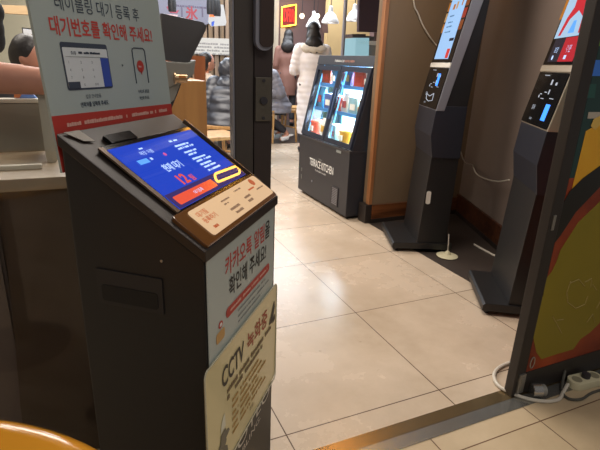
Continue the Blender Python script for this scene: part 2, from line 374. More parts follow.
# ------------------------------------------------------------------ waiting-list kiosk in front
al = math.radians(50); A = Vector((math.cos(al), math.sin(al), 0)); B = Vector((-math.sin(al), math.cos(al), 0))
P = Vector((.131, .596, 0)); W = .302; ZF = .862; D = .212; ZB = 1.004
wk = thing('waiting_kiosk', P + A * W / 2 + B * D / 2, 'black waiting-list kiosk with a lit blue touch screen on its sloping top', 'kiosk')
MS = frame(P + A * W, B, Z)      # side profile plane: x = depth, y = height, z = -A
def sideprism(poly, w0, w1, bev=0):  # w measured from the near-left side face
    Mx = frame(P + A * w1, B, Z); z = (Mx.to_3x3() @ Vector((0, 0, 1))).dot(A)
    return MB().prism(poly, Mx, (w1 - w0) * (-1 if z > 0 else 1), bev)
sideprism([(0, .03), (0, ZF - .014), (D, ZB - .014), (D, .03)], 0, W, .003).build('body', BLACK, wk)
sideprism([(-.03, 0), (-.03, .03), (D + .05, .03), (D + .05, 0)], -.03, W + .03, .004).build('base_plate', BLACK, wk)
sideprism([(-.004, ZF - .016), (-.004, ZF), (D + .003, ZB), (D + .003, ZB - .016)], -.003, W + .003, .002).build('top_plate', mat('brown_grey_top', '#2c2521', .4, 0, .06, 12), wk)
SH = (B * D + Z * (ZB - ZF)).normalized(); SL = math.hypot(D, ZB - ZF)
MT = frame(P + Z * ZF, A, SH)
def onT(z=0): return MT @ Matrix.Translation((0, 0, z))
bz = MB().prism(rrect(.006, -.001, W - .004, .064, .006), onT(0), .007, .0015).build('lower_bezel', BROWNG, wk)
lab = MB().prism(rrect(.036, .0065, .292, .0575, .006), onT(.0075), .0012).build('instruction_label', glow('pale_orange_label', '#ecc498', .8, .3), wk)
text('대기팀', onT(.0088), .046, .040, .010, ORANGET, lab, bold=.02); text('등록하기', onT(.0088), .046, .027, .010, ORANGET, lab, bold=.02)
d = MB(); dashes(d, onT(.0088), .052, .068, .014, .006, seed=3); dashes(d, onT(.0088), .225, .25, .035, .004, seed=31); d.build('orange_print', ORANGET, lab)
d = MB(); dashes(d, onT(.0088), .125, .155, .043, .003, seed=4); dashes(d, onT(.0088), .125, .140, .036, .003, seed=5); dashes(d, onT(.0088), .125, .16, .022, .005, seed=6); dashes(d, onT(.0088), .13, .158, .013, .005, seed=7)
dashes(d, onT(.0088), .18, .21, .047, .003, seed=8); dashes(d, onT(.0088), .19, .215, .026, .005, seed=9); dashes(d, onT(.0088), .19, .210, .017, .005, seed=10); dashes(d, onT(.0088), .25, .28, .028, .003, seed=12)
d.build('small_print', mat('print_tan', '#a58468', .5), lab)
P1(circ(.262, .047, .008), onT(.0082)).build('round_logo', ORANGET, lab)
# tablet
SW0, SW1, SS0, SS1 = .036, .279, .068, .203
MB().prism(rrect(.027, .062, .287, .213, .008), onT(0), .005, .001).build('tablet_frame', BLACKG, wk)
MB().prism([(SW0 - .012, .0655), (SW0 - .003, .0655), (SW0 - .003, .21), (SW0 - .012, .21)], onT(.0035), .003).build('silver_edge', mat('brown_edge', '#6d5a4a', .25, .4), wk)
scn = MB().prism(quad(SW0, SS0, SW1, SS1), onT(.0052), .0012).build('touch_screen', glow('screen_blue', '#2747c4', .95, .02), wk)
TS = onT(.0066)
SWH = glow('screen_white', '#b9d4ff', 1.2); SCY = glow('screen_cyan', '#5fa3f2', 1.1); SRD = glow('screen_red', '#e2543c', 1.05)
text('현재 대기', TS, .096, .132, .016, SWH, scn, bold=.02, fit=.05)
text('12', TS, .098, .101, .022, SRD, scn, bold=.03, fity=.021); text('팀', TS, .128, .101, .013, SRD, scn, bold=.02)
P1(rrect(.045, .073, .168, .090, .003), TS).build('red_button', SRD, scn); text('대기등록', TS, .097, .0775, .007, SWH, scn, z=.0012)
text('매장 이름', TS, .085, .176, .008, SWH, scn); d = MB(); dashes(d, TS, .09, .105, .188, .003, seed=2); dashes(d, TS, .093, .098, .163, .005, seed=1); dashes(d, TS, .114, .12, .163, .006, seed=2)
d.build('small_text', SWH, scn)
P1(quad(.061, .160, .086, .169), TS).build('cyan_button', SCY, scn); P1(circ(.135, .166, .0035), TS).build('pink_dot', glow('screen_pink', '#d65a9a', 1), scn)
d = MB()
for k, (y, x0, x1) in enumerate(((.186, .160, .185), (.173, .160, .205), (.166, .160, .212), (.155, .160, .205), (.148, .168, .195), (.137, .162, .21), (.130, .168, .22), (.121, .168, .206), (.114, .170, .212), (.105, .170, .215))):
    dashes(d, TS, x0 + .02, x1 + .02, y, .004, seed=20 + k)
d.build('notice_text', SWH, scn)
P1(quad(SW0, SS0, SW1, .098), TS, .0001, .0002).build('footer_band', glow('screen_mauve', '#4a3c78', .7, .02), scn)
MB().prism(rrect(.060, .2135, .125, .232, .002), onT(0), .006, .001).build('sensor_bar', BLACKG, wk)
MB().prism([(.006, .2545), (.036, .2540), (.040, .228), (.022, .232)], onT(.0012), .0010).build('tape_patch', mat('grey_tape', '#8b857b', .5, 0, .15, 60), wk)
sl = MB().box((.285 + .012, .135, .004), (.004, .19, .008), MT, .001).build('side_lip', mat('brown_edge', '#6d5a4a', .25, .4), wk)
# flat grip in the left side; the recess shade is a near-black patch
MG = frame(P - A * .0005 + Z * 0, -B, Z)
MGo = MG
g = MB(); g.prism([(-.176, .753), (-.066, .753), (-.066, .810), (-.176, .810)], MG, .002)
g.build('grip_plate', mat('grip_black', '#262425', .5), wk)
MB().prism(rrect(-.168, .760, -.074, .786, .004), MG @ Matrix.Translation((0, 0, .0021)), .0008).build('grip_slot_shade', mat('slot_shade_black', '#0e0e0f', .6), wk)
MB().lathe([(.0022, 0), (.0022, .0012)], None, 10, MG @ Matrix.Translation((-.065, .838, 0))).build('screw', STEEL, wk)
# brand lettering low on the front
MFk = frame(P + Z * 0 - B * .0003, A, Z)
bl = text('TOTEO', MFk, .068, .4165, .034, mat('print_pale', '#d3cdc2', .5), wk, name='large_lettering', fit=.215, fity=.028)
text('TABLING.', MFk, .085, .394, .014, mat('print_pale', '#b9b3a8', .5), wk, name='small_lettering', fit=.145, fity=.0135)

# posters on the kiosk front
def poster(name, label, x0, z0, x1, z1, m, off=.0012, r=.002):
    o = MB().prism(rrect(x0, z0, x1, z1, r), MFk @ Matrix.Translation((0, 0, off)), .0012).build(name, m)
    return tag(o, label, 'poster')
p1 = poster('notice_poster', 'white notice poster with red and black Korean headline on the kiosk front', .003, .50, .287, .853, mat('white_poster', '#b4bdb8', .4, 0, .02), .001)
M1 = MFk @ Matrix.Translation((0, 0, .0022))
text('카카오톡 알림', M1, .062, .795, .03, REDT, p1, bold=.015, fit=.170, fity=.034); text('을', M1, .236, .795, .03, BLKT, p1, bold=.015, fit=.026, fity=.034)
text('확인해 주세요!', M1, .075, .755, .03, BLKT, p1, bold=.015, fit=.168, fity=.034)
P1(rrect(.062, .7235, .262, .7405, .008), M1).build('red_pill', RED, p1)
d = MB(); dashes(d, M1, .078, .25, .7300, .0045, .0008, 41); d.build('pill_print', mat('print_pinkish', '#d9a89b', .5), p1)
d = MB(); dashes(d, M1, .11, .24, .713, .0035, seed=42); dashes(d, M1, .11, .26, .702, .0035, seed=43); dashes(d, M1, .11, .22, .692, .0035, seed=44); d.build('small_print', GREYT, p1)
text('카카오톡', M1, .052, .672, .007, GREYT, p1)
P1(rrect(.026, .698, .056, .716, .005), M1).build('tan_patch', mat('print_tan_patch', '#c69a5c', .5), p1)
P1(circ(.042, .726, .0075, 16, .006), M1).build('red_speech_mark', RED, p1)
P1(circ(.042, .726, .004, 16, .003), M1, .001).build('speech_mark_centre', WHT, p1)
p2 = poster('cctv_notice', 'cream CCTV notice with wavy plastic cover, lower on the kiosk front', -.020, .452, .302, .678, CREAM, .004, .010)
M2 = MFk @ Matrix.Translation((0, 0, .0054))
text('CCTV', M2, .037, .610, .03, BLKT, p2, bold=.02, fit=.090, fity=.038); text('녹화중', M2, .142, .612, .03, mat('print_brick', '#a8452f', .5), p2, bold=.015, fit=.105, fity=.038)
d = MB(); dashes(d, M2, .055, .27, .590, .009, seed=51); dashes(d, M2, .055, .22, .576, .009, seed=52); d.build('small_print', BROWNT, p2)
d = MB()
for k, y in enumerate((.558, .545, .530, .517, .503, .490)):
    dashes(d, M2, .075, .10, y, .006, seed=60 + k); dashes(d, M2, .11, .20 + .02 * (k % 3), y, .006, seed=70 + k)
d.build('notice_lines', mat('print_amber', '#b08a4a', .5), p2)
text('대표', M2, .155, .474, .01, BROWNT, p2)
gd = mat('print_guard_grey', '#6f6a5c', .5)
MB().prism([(.018, .498), (.062, .512), (.058, .519), (.048, .521), (.045, .530), (.028, .526), (.026, .512), (.017, .505)], M2 @ Matrix.Translation((0, 0, .0006)), .0004).prism(circ(.038, .503, .011, 14, .009), M2 @ Matrix.Translation((0, 0, .0004)), .0004).prism([(.024, .456), (.056, .460), (.052, .488), (.044, .494), (.030, .492), (.022, .484)], M2 @ Matrix.Translation((0, 0, .0006)), .0004).build('guard_picture', gd, p2)
P1([(.028, .530), (.046, .534), (.044, .560), (.036, .556), (.030, .545)], M2).build('white_flash_print', mat('print_pale_white', '#dad8c4', .5), p2)
MB().prism([(.258, .604), (.288, .645), (.292, .628), (.275, .600)], M2 @ Matrix.Translation((0, 0, .0006)), .0004).prism([(.28, .596), (.294, .600), (.292, .612), (.282, .608)], M2 @ Matrix.Translation((0, 0, .0006)), .0004).build('camera_picture', BLKT, p2)
# wavy plastic rim
n = 60; rim = []
for x, y in rrect(-.021, .451, .303, .679, .011, 8): rim.append(M2 @ Vector((x, y, .0008 + .0012 * math.sin(x * 60 + y * 35))))
MB().tube(rim, .0013, 6, True).build('plastic_rim', mat('clear_rim', '#b7b29a', .2, 0, .05, coat=.6), p2)

# ------------------------------------------------------------------ sign board standing at the kiosk's back
QB = P + B * (D + .008) + Z * ZB; ln = math.radians(5); V = (Z * math.cos(ln) + B * math.sin(ln))
MQ = frame(QB, A, V)
sb = MB().prism([(0, -.055), (.309, -.055), (.309, .200), (.300, .225), (.280, .236), (.02, .236), (.004, .225), (0, .205)], MQ @ Matrix.Translation((0, 0, -.004)), .004).build('sign_board', PAPER)
tag(sb, 'pale sign board with red headline standing up behind the waiting kiosk screen', 'sign')
P1([(0, -.055), (.309, -.055), (.309, .019), (0, .023)], MQ, .0002).build('red_band', RED, sb)
text('대기번호를 확인해 주세요!', MQ, .028, .128, .02, REDT, sb, bold=.018, fit=.244, fity=.025)
text('테이블링 대기 등록 후', MQ, .045, .161, .02, NAVYT, sb, bold=.0, fit=.195, fity=.021)
d = MB(); dashes(d, MQ, .025, .165, .006, .006, .0008, 81, .006); dashes(d, MQ, .178, .29, .006, .006, .0008, 82, .006); d.build('band_print', mat('print_pinkish', '#d9a89b', .5), sb)
# tablet drawing
tb = P1(rrect(.040, .055, .140, .120, .004), MQ, .0004).build('tablet_drawing', mat('print_slate', '#3b4554', .5), sb)
P1(rrect(.0425, .0575, .1375, .1130, .002), MQ, .0008).build('tablet_face', mat('print_ice', '#d4dbdb', .5), sb)
P1(quad(.119, .0575, .1375, .1000), MQ, .0012).build('blue_key_column', BLUEP, sb)
P1(quad(.0425, .0575, .066, .0665), MQ, .0012).build('dark_key', mat('print_slate', '#3b4554', .5), sb)
text('010', MQ, .058, .1035, .006, NAVYT, sb, z=.0014, bold=.02); d = MB(); dashes(d, MQ, .073, .12, .105, .003, .0014, 5)
MB().prism(quad(.046, .1005, .134, .1010), MQ @ Matrix.Translation((0, 0, .0014)), .0003).build('rule_line', GREYT, sb)
d.build('phone_digits', NAVYT, sb)
for r in range(4):
    for cc in range(3):
        s = [['1', '2', '3'], ['4', '5', '6'], ['7', '8', '9'], ['', '0', '010']][r][cc]
        if s: text(s, MQ, .050 + .024 * cc, .0915 - .0105 * r, .0048, mat('print_slate_grey', '#6a737c', .5), sb, name='keypad_digit', z=.0014)
# phone drawing
ph_ = MB().tube([MQ @ Vector(p) for p in ((.205, .060, .0008), (.205, .113, .0008), (.207, .1165, .0008), (.211, .118, .0008), (.236, .118, .0008), (.240, .1165, .0008), (.242, .113, .0008), (.242, .060, .0008))], .0009, 6).build('phone_drawing', mat('print_slate', '#3b4554', .5), sb)
P1(circ(.2235, .088, .010, 20), MQ).build('red_badge', RED, sb); text('TALK', MQ, .2165, .0862, .0035, WHT, sb, z=.0012, bold=.02)
P1([(.2245, .074), (.228, .080), (.221, .080)], MQ).build('badge_tail', RED, sb)
P1([(.172, .0875), (.1755, .0895), (.172, .0915)], MQ).build('arrow', NAVYT, sb)
text('입장 안내받을', MQ, .074, .042, .006, NAVYT, sb, fit=.034); text('연락처를 입력해 주세요.', MQ, .060, .030, .006, NAVYT, sb, bold=.02, fit=.064, fity=.0075)
text('카카오톡 알림을', MQ, .206, .043, .006, NAVYT, sb, fit=.034, bold=.01); text('확인해 주세요.', MQ, .208, .032, .006, NAVYT, sb, fit=.030, bold=.01)

# ------------------------------------------------------------------ order kiosks
def order_kiosk(P0, ang, label, second):
    t = math.radians(ang); du = Vector((math.sin(t), math.cos(t), 0)); bk = Vector((math.cos(t), -math.sin(t), 0)); P0 = Vector(P0); Wk = .40 if not second else .385
    so_ = -.040 if second else 0.
    k = thing('order_kiosk', P0 + du * Wk / 2 + bk * .2, label, 'kiosk', 'self-order kiosks along the slanting wall')
    def prof(poly, w0, w1, bev=0):
        Mx = frame(P0 + du * w1, bk, Z); z = (Mx.to_3x3() @ Vector((0, 0, 1))).dot(du)
        if poly[0][0] > .1: poly = [(a + so_, b) for a, b in poly]
        return MB().prism(poly, Mx, (w1 - w0) * (-1 if z > 0 else 1), bev)
    prof([(0, .022), (0, .052), (.010, .062), (.375, .062), (.375, .022)], -.005, Wk + .005, .004).build('base_plate', BLACK, k)
    for s in (.03, .34):
        for w in (.03, Wk - .03):
            c = P0 + bk * s + du * w; MB().lathe([(.012, 0), (.015, .004), (.015, .020), (.008, .024)], c, 14).build('foot', SATIN, k, True)
    prof([(.155, .060), (.180, .62), (.345, .70), (.338, .060)], .006, Wk - .006, .004).build('column', BLACK, k)
    prof([(.180, .60), (.157, .728), (.170, .872), (.20, .90), (.348, .90), (.347, .60)], 0, Wk, .004).build('neck_cover', mat('blue_black_cover', '#282a33', .35, .1, .05, 12), k)
    prof([(.200, .88), (.255, 1.152), (.325, 1.458), (.435, 1.935), (.475, 1.935), (.385, 1.46), (.360, 1.075), (.347, .88)], .004, Wk - .004, .004).build('rear_housing', BLACK, k)
    fr = prof([(.170, .872), (.218, .872), (.281, 1.152), (.350, 1.458), (.455, 1.94), (.385, 1.94)], -.002, Wk + .002, .004).build('side_frame', CHAMP if second else SILVER, k)
    a0 = Vector((.170 + so_, .872)); a1 = Vector((.385 + so_, 1.94)); e = (a1 - a0); Ls = e.length; e = e / Ls
    F0 = P0 + du * Wk + bk * a0.x + Z * a0.y; MP = frame(F0, -du, bk * e.x + Z * e.y)
    if (MP.to_3x3() @ Vector((0, 0, 1))).dot(bk) > 0: raise Exception('frame')
    yb = .237
    tp = MB().prism(rrect(.006, .006, Wk - .006, yb, .010), MP @ Matrix.Translation((0, 0, .001)), .004).build('payment_panel', BLACKG, k)
    T = MP @ Matrix.Translation((0, 0, .0052)); sw = glow('panel_white', '#cfd6e2', .7); so = glow('panel_orange', '#b06a3a', .6); sbq = glow('panel_blue', '#3f86ff', 2.2)
    d = MB(); dashes(d, T, .10, .17, .222, .004, seed=91)
    for (x, y, w, h) in ((.215, .185, .018, .022), (.275, .185, .02, .012), (.13, .14, .025, .004), (.18, .15, .03, .004), (.23, .145, .012, .02), (.27, .128, .05, .003), (.12, .125, .012, .012), (.16, .122, .04, .003)):
        d.prism(quad(x, y, x + w, y + h), T, .0005)
    text('결제', T, .09, .07, .022, sw, tp, name='panel_lettering'); text('CARD', T, .11, .025, .012, sw, tp, name='panel_lettering')
    if not second:
        d.tube([T @ Vector(p) for p in ((.14, .05, .001), (.12, .08, .001), (.2, .07, .001), (.27, .09, .001), (.28, .05, .001), (.2, .04, .001), (.14, .05, .001))], .002, 5)
    d.build('panel_icons', sw, tp)
    if second: MB().prism(quad(.265, .035, .315, .105), T, .001).build('blue_reader_light', sbq, tp)
    else: MB().prism(quad(.245, .135, .285, .205), T, .001).build('blue_reader_light', sbq, tp)
    MB().prism(quad(-.002, yb + .004, Wk + .002, yb + .030), MP @ Matrix.Translation((0, 0, -.001)), .007, .001).build('silver_bar', WHITE if not second else CHAMP, k)
    ys = yb + .034
    dsp = MB().prism(quad(.004, ys, Wk - .004, Ls - .006), MP @ Matrix.Translation((0, 0, .001)), .004).build('display', BLACKG, k)
    S = MP @ Matrix.Translation((0, 0, .0052))
    food = [glow('food_amber', '#c07a2c', .8), glow('food_rust', '#8e4a22', .7), glow('food_tan', '#c9a06a', .8), glow('food_red', '#a03424', .8)]
    if not second:
        P1(quad(.042, ys + .018, .325, Ls - .03), S, 0, .0006).build('order_window', glow('win_blue', '#9cc4f0', 1.0), dsp)
        P1(quad(.255, ys + .022, .312, ys + .075), S, .0008).build('red_key', glow('key_red', '#d8403a', .9), dsp)
        P1(quad(.235, ys + .118, .318, ys + .134), S, .0008).build('dark_key', glow('key_dark', '#22304a', .5), dsp)
        for j, (y, x0, x1) in enumerate(((.17, .09, .20), (.20, .09, .2), (.225, .1, .19), (.26, .1, .18))):
            d = MB(); dashes(d, S, x0, x1, ys + y, .008, .0008, 95 + j); d.build('item_text', glow('txt_slate', '#5a86b4', .7), dsp)
        P1(quad(.11, ys + .30, .15, ys + .33), S, .0008).build('amber_icon', food[0], dsp); P1(quad(.17, ys + .30, .2, ys + .34), S, .0008).build('tan_icon', food[2], dsp)
        P1(quad(.26, ys + .31, .28, ys + .35), S, .0008).build('amber_icon', food[0], dsp)
        for j, cc in enumerate(('#d8403a', '#2f9a6a', '#c8484a')):
            P1(quad(.05 + .09 * j, ys + .43, .13 + .09 * j, ys + .49), S, .0008).build('menu_tab', glow('tab%d' % j, cc, .9), dsp)
        j = 0; y = ys + .175
        while y < Ls - .05:
            for x in (.006, .332):
                P1(quad(x, y, x + .030 + (.03 if x > .1 else 0), y + .052), S, .0004).build('food_photo', food[j % 4], dsp); j += 1
            y += .062
    else:
        P1(quad(.020, ys + .115, Wk - .03, Ls - .03), S, 0, .0006).build('order_window', glow('win_ice', '#a8c8e4', .95), dsp)
        P1(quad(.05, ys + .012, .18, ys + .112), S, 0, .0006).build('dark_key', glow('key_slate', '#3a3642', .6), dsp)
        P1(quad(.18, ys + .012, Wk - .03, ys + .112), S, 0, .0006).build('red_key', glow('key_red2', '#c4303a', .8), dsp)
        text('주문', S, .23, ys + .05, .03, SWH, dsp, name='key_lettering'); text('포장', S, .09, ys + .05, .025, SWH, dsp, name='key_lettering')
        P1(circ(.10, ys + .03, .010), S, .0008).build('white_dot', SWH, dsp); P1(quad(.24, ys + .022, .265, ys + .038), S, .0008).build('white_mark', SWH, dsp)
        rr = glow('key_red3', '#d0303c', .85)
        arch = [(.06, ys + .125), (.09, ys + .125), (.13, ys + .19), (.20, ys + .22), (.27, ys + .19), (.29, ys + .125), (.33, ys + .125), (.31, ys + .2), (.29, ys + .24), (.3, ys + .29), (.26, ys + .27), (.22, ys + .3), (.17, ys + .27), (.12, ys + .29), (.13, ys + .24), (.09, ys + .2)]
        P1(arch, S, .0008).build('red_picture', rr, dsp)
        P1([(.17, ys + .13), (.24, ys + .13), (.22, ys + .18), (.19, ys + .18)], S, .0008).build('blue_mark', SCY, dsp)
        P1([(.18, ys + .36), (.25, ys + .37), (.28, ys + .42), (.22, ys + .44), (.25, ys + .47), (.17, ys + .43), (.16, ys + .39)], S, .0008).build('black_bird_picture', glow('key_blk', '#20242e', .3), dsp)
        for j in range(3): MB().prism(quad(-.012, ys + .20 + .125 * j, .016, ys + .32 + .125 * j), MP @ Matrix.Translation((0, 0, .004)), .003).build('menu_card', food[2 if j % 2 else 0], k)
    # white latch tag on the side of the column
    if not second:
        c = P0 + bk * .225 - du * (-.002) + Z * .345
        MB().box((0, 0, 0), (.030, .006, .085), frame(P0 + bk * .215 + du * .003 + Z * .33, bk, du), .004).build('tmp', WHITE, k)
    return k
ok1 = order_kiosk((1.697, 2.301, 0), 23.5, 'tall black order kiosk nearer the wood pillar, silver-edged menu screen', False)
ok2 = order_kiosk((1.645, 1.475, 0), 33, 'tall black order kiosk partly hidden by the right shopfront frame', True)
for o in list(bpy.data.objects):
    if o.name == 'tmp': 
        o.name = 'white_tag'
# fix the tag: thin box upright on the side face
tt = math.radians(23.5); du = Vector((math.sin(tt), math.cos(tt), 0)); bk = Vector((math.cos(tt), -math.sin(tt), 0)); P0 = Vector((1.697, 2.301, 0))
for o in list(bpy.data.objects):
    if o.name.startswith('white_tag'): bpy.data.objects.remove(o)
MB().prism(rrect(.178, .315, .205, .395, .010), frame(P0 + du * .006, bk, Z), .003).build('white_tag', WHITE, ok1)

# cables and small things on the recess floor
def cable(name, pts, r, m, label, cat='cable', n=8, sub=4):
    pts = [Vector(p) for p in pts]; out = []
    for i in range(len(pts) - 1):
        p0 = pts[max(0, i - 1)]; p1 = pts[i]; p2 = pts[i + 1]; p3 = pts[min(len(pts) - 1, i + 2)]
        for k in range(sub):
            t = k / sub; out.append(.5 * ((2 * p1) + (p2 - p0) * t + (2 * p0 - 5 * p1 + 4 * p2 - p3) * t * t + (3 * p1 - p0 - 3 * p2 + p3) * t ** 3))
    out.append(pts[-1]); return tag(MB().tube(out, r, n).build(name, m, None, True), label, cat)
WCAB = mat('white_cable', '#cfc8ba', .5)
cable('cable', [(2.03, 2.832, 2.2), (2.035, 2.832, 1.8), (2.052, 2.832, 1.52), (2.10, 2.832, 1.44), (2.15, 2.832, 1.37), (2.22, 2.832, 1.30), (2.30, 2.832, 1.24), (2.33, 2.72, 1.15), (2.20, 2.47, 1.10)], .005, WCAB, 'thin white cable curving down the brown wall to the first order kiosk')
cable('cable', [(2.12, 2.28, .62), (2.30, 2.42, .52), (2.50, 2.55, .46), (2.58, 2.62, .425), (2.53, 2.53, .400), (2.475, 2.40, .398), (2.39, 2.20, .43), (2.32, 2.05, .48)], .0045, WCAB, 'thin white cable sagging along the wall between the two order kiosks')
cable('cable', [(2.292, 2.213, .004), (2.28, 2.10, .004), (2.279, 1.99, .006), (2.29, 1.985, .05), (2.30, 1.985, .08)], .007, WCAB, 'short white cable bent on the dark floor between the order kiosks')
ad = thing('power_adapter', (1.99, 2.118, 0), 'small white power adapter lying on the dark floor behind the first order kiosk', 'adapter')
MB().lathe([(.062, .0), (.066, .004), (.050, .010), (.022, .014), (.012, .030), (.006, .036)], (1.985, 2.118, 0), 20).build('body', mat('cream_plastic', '#d6cfae', .5), ad, True)
MB().tube([(1.985, 2.118, .03), (1.984, 2.12, .08), (1.99, 2.135, .14)], .003, 6).build('lead', WCAB, ad, True)
# door stop, power strip, cables by the shopfront panel
ds = thing('door_stop', (1.402, .942, 0), 'short shiny steel cylinder lying at the foot of the right shopfront panel', 'door stop')
Mx = frame((1.380, .950, .021), (0, .25, 1), (0, 1, -.25)); 
ax = Vector((.93, -.36, 0)).normalized(); e1 = Z.cross(ax).normalized(); Mx = frame((1.372, .950, .0255), e1, Z)
if (Mx.to_3x3() @ Vector((0, 0, 1))).dot(ax) < 0: Mx = frame((1.372, .950, .0255), -e1, Z)
MB().lathe([(.0225, 0), (.0245, .002), (.0245, .034), (.0225, .036)], None, 28, Mx).build('barrel', mat('bright_steel', '#c9c7c2', .2, .9), ds, True)
MB().lathe([(.0195, .036), (.0205, .038), (.0205, .050), (.0180, .052)], None, 28, Mx).build('rubber_end', mat('grey_rubber', '#8f8d86', .5), ds, True)
pc = onfloor(583, 389)
ps = thing('power_strip', (pc.x, pc.y, 0), 'rounded white power strip on the floor under the right shopfront panel', 'power strip')
ang = math.radians(-5); R0 = Matrix.Translation((1.612, .925, 0)) @ Matrix.Rotation(ang, 4, 'Z')
MB().prism(rrect(-.062, -.030, .085, .030, .029, 8), R0, .030, .006).build('body', mat('cream_plastic', '#d6cfae', .5), ps, True)
for x in (-.030, .055):
    so = MB().prism(circ(x, 0, .018, 20), R0 @ Matrix.Translation((0, 0, .0302)), .001).build('socket', mat('socket_grey', '#8f8a72', .5), ps)
pl = MB().prism(circ(.012, 0, .015, 20), R0 @ Matrix.Translation((0, 0, .0302)), .018, .003).build('plug', SATIN, ps, True)
cable('cable', [(1.543, .932, .016), (1.50, .915, .008), (1.45, .893, .007), (1.397, .900, .007), (1.35, .930, .007), (1.315, .975, .008), (1.300, 1.03, .008), (1.335, 1.085, .008), (1.40, 1.115, .008), (1.50, 1.12, .008), (1.70, 1.10, .008)], .0065, WCAB, 'white cable looping round the foot of the right shopfront panel')
cable('cable', [(1.560, 1.0 - .035, .05), (1.545, .955, .028), (1.51, .93, .010), (1.485, .90, .007), (1.49, .875, .007), (1.53, .862, .007), (1.60, .872, .007), (1.75, .868, .007), (1.95, .88, .007)], .005, mat('grey_cable', '#4d4b44', .5), 'dark grey cable curling in front of the white power strip')

# ------------------------------------------------------------------ display fridge
FX, FY0, FY1 = 1.720, 2.945, 3.83
fg = thing('display_fridge', (1.98, (FY0 + FY1) / 2, 0), 'black chilled display cabinet with lit sloping glass doors beside the wood pillar', 'refrigerator')
BLUEB = mat('fridge_black', '#2e2f36', .45, .1, .08, 20)
def fprof(poly, y0, y1, bev=0):
    Mx = frame((FX, y1, 0), (1, 0, 0), Z); z = (Mx.to_3x3() @ Vector((0, 0, 1))).y
    return MB().prism(poly, Mx, (y1 - y0) * (-1 if z > 0 else 1), bev)
fprof([(0, .025), (0, .505), (.62, .505), (.62, .025)], FY0, FY1, .004).build('base_cabinet', BLUEB, fg)
fprof([(.03, 0), (.03, .026), (.6, .026), (.6, 0)], FY0 + .03, FY1 - .03).build('plinth', BLACK, fg)
fprof([(-.004, .500), (-.004, .515), (.62, .515), (.62, .500)], FY0 - .003, FY1 + .003, .002).build('ledge', SATIN, fg)
strip = [(.02, .515), (.168, 1.165), (.30, 1.165), (.15, .515)]
for y0 in (FY0, FY1 - .03):
    fprof(strip, y0, y0 + .03, .002).build('side_cheek', BLUEB, fg)
    fprof([(.15, .515), (.30, 1.165), (.62, 1.165), (.62, .515)], y0 + .008, y0 + .014).build('side_glass', glass('blue_glass', '#a8d8f0', .1), fg)
fprof([(.158, 1.120), (.168, 1.165), (.62, 1.165), (.62, 1.120)], FY0, FY1, .003).build('top_cover', BLUEB, fg)
fprof([(.40, .523), (.40, 1.12), (.44, 1.12), (.44, .523)], FY0, FY1).build('back_panel', mat('fridge_inner', '#dcecf2', .4), fg)
fprof([(.03, .515), (.03, .523), (.58, .523), (.58, .515)], FY0 + .03, FY1 - .03).build('deck', mat('fridge_inner', '#dcecf2', .4), fg)
def sx(z): return .02 + (z - .515) * (.148 / .65)       # front slope
for z in (.735, .93):
    fprof([(sx(z) + .05, z), (sx(z) + .05, z + .008), (.40, z + .008), (.40, z)], FY0 + .03, FY1 - .03).build('shelf', mat('shelf_pale', '#b9dcec', .3), fg)
    fprof([(sx(z) + .040, z - .004), (sx(z) + .040, z + .022), (sx(z) + .050, z + .022), (sx(z) + .050, z - .004)], FY0 + .03, FY1 - .03).build('shelf_rail', mat('shelf_blue', '#3f86c8', .3), fg)
# LED tubes along the sides of each shelf
led = glow('fridge_led', '#6cc0ff', 2.2)
for y in (FY0 + .038, (FY0 + FY1) / 2, FY1 - .038):
    fprof([(sx(.54) + .035, .54), (sx(1.10) + .035, 1.10), (sx(1.10) + .043, 1.10), (sx(.54) + .043, .54)], y - .004, y + .004).build('led_tube', led, fg)
fprof([(.2, 1.108), (.2, 1.118), (.23, 1.118), (.23, 1.108)], FY0 + .05, FY1 - .05).build('led_tube', led, fg)
# doors on the slope
sd = Vector((.148, 0, .65)).normalized(); MD = frame((FX + .02, FY1, .515), (0, -1, 0), sd)   # local x runs towards the viewer's right
WF = FY1 - FY0; HF = math.hypot(.148, .65)
def ring(x0, y0, x1, y1, b, M, t, bl=None):
    mb = MB(); bl = bl or b
    for q in ((x0, y0, x0 + b, y1), (x1 - b, y0, x1, y1), (x0 + b, y0, x1 - b, y0 + b), (x0 + b, y1 - bl, x1 - b, y1)): mb.prism(quad(*q), M, t)
    return mb
MB().prism(quad(0, HF - .075, WF, HF + .0), MD, .014, .003).build('header', BLUEB, fg)
hm = MD @ Matrix.Translation((0, 0, .0146)); text('TERRACE', hm, .30, HF - .050, .02, WHT, fg, name='header_lettering', fit=.16, fity=.016); text('KITCHEN', hm, .47, HF - .050, .02, mat('print_salmon', '#c8876a', .5), fg, name='header_lettering', fit=.14, fity=.016)
doorm = mat('door_frame_blueblack', '#262b3a', .35)
for i, (x0, x1) in enumerate(((.012, WF / 2 - .004), (WF / 2 + .004, WF - .012))):
    dr = ring(x0, .006, x1, HF - .080, .036, MD, .016).build('door', doorm, fg)
    MB().prism(quad(x0 + .034, .040, x1 - .034, HF - .114), MD @ Matrix.Translation((0, 0, .005)), .004).build('pane', glass('clear_glass'), dr)
    hx = x1 - .024 if i == 0 else x0 + .008
    MB().prism(rrect(hx, .18, hx + .014, .42, .006), MD @ Matrix.Translation((0, 0, .016)), .010, .002).build('handle', mat('handle_blue_grey', '#5a6f96', .3, .4), dr)
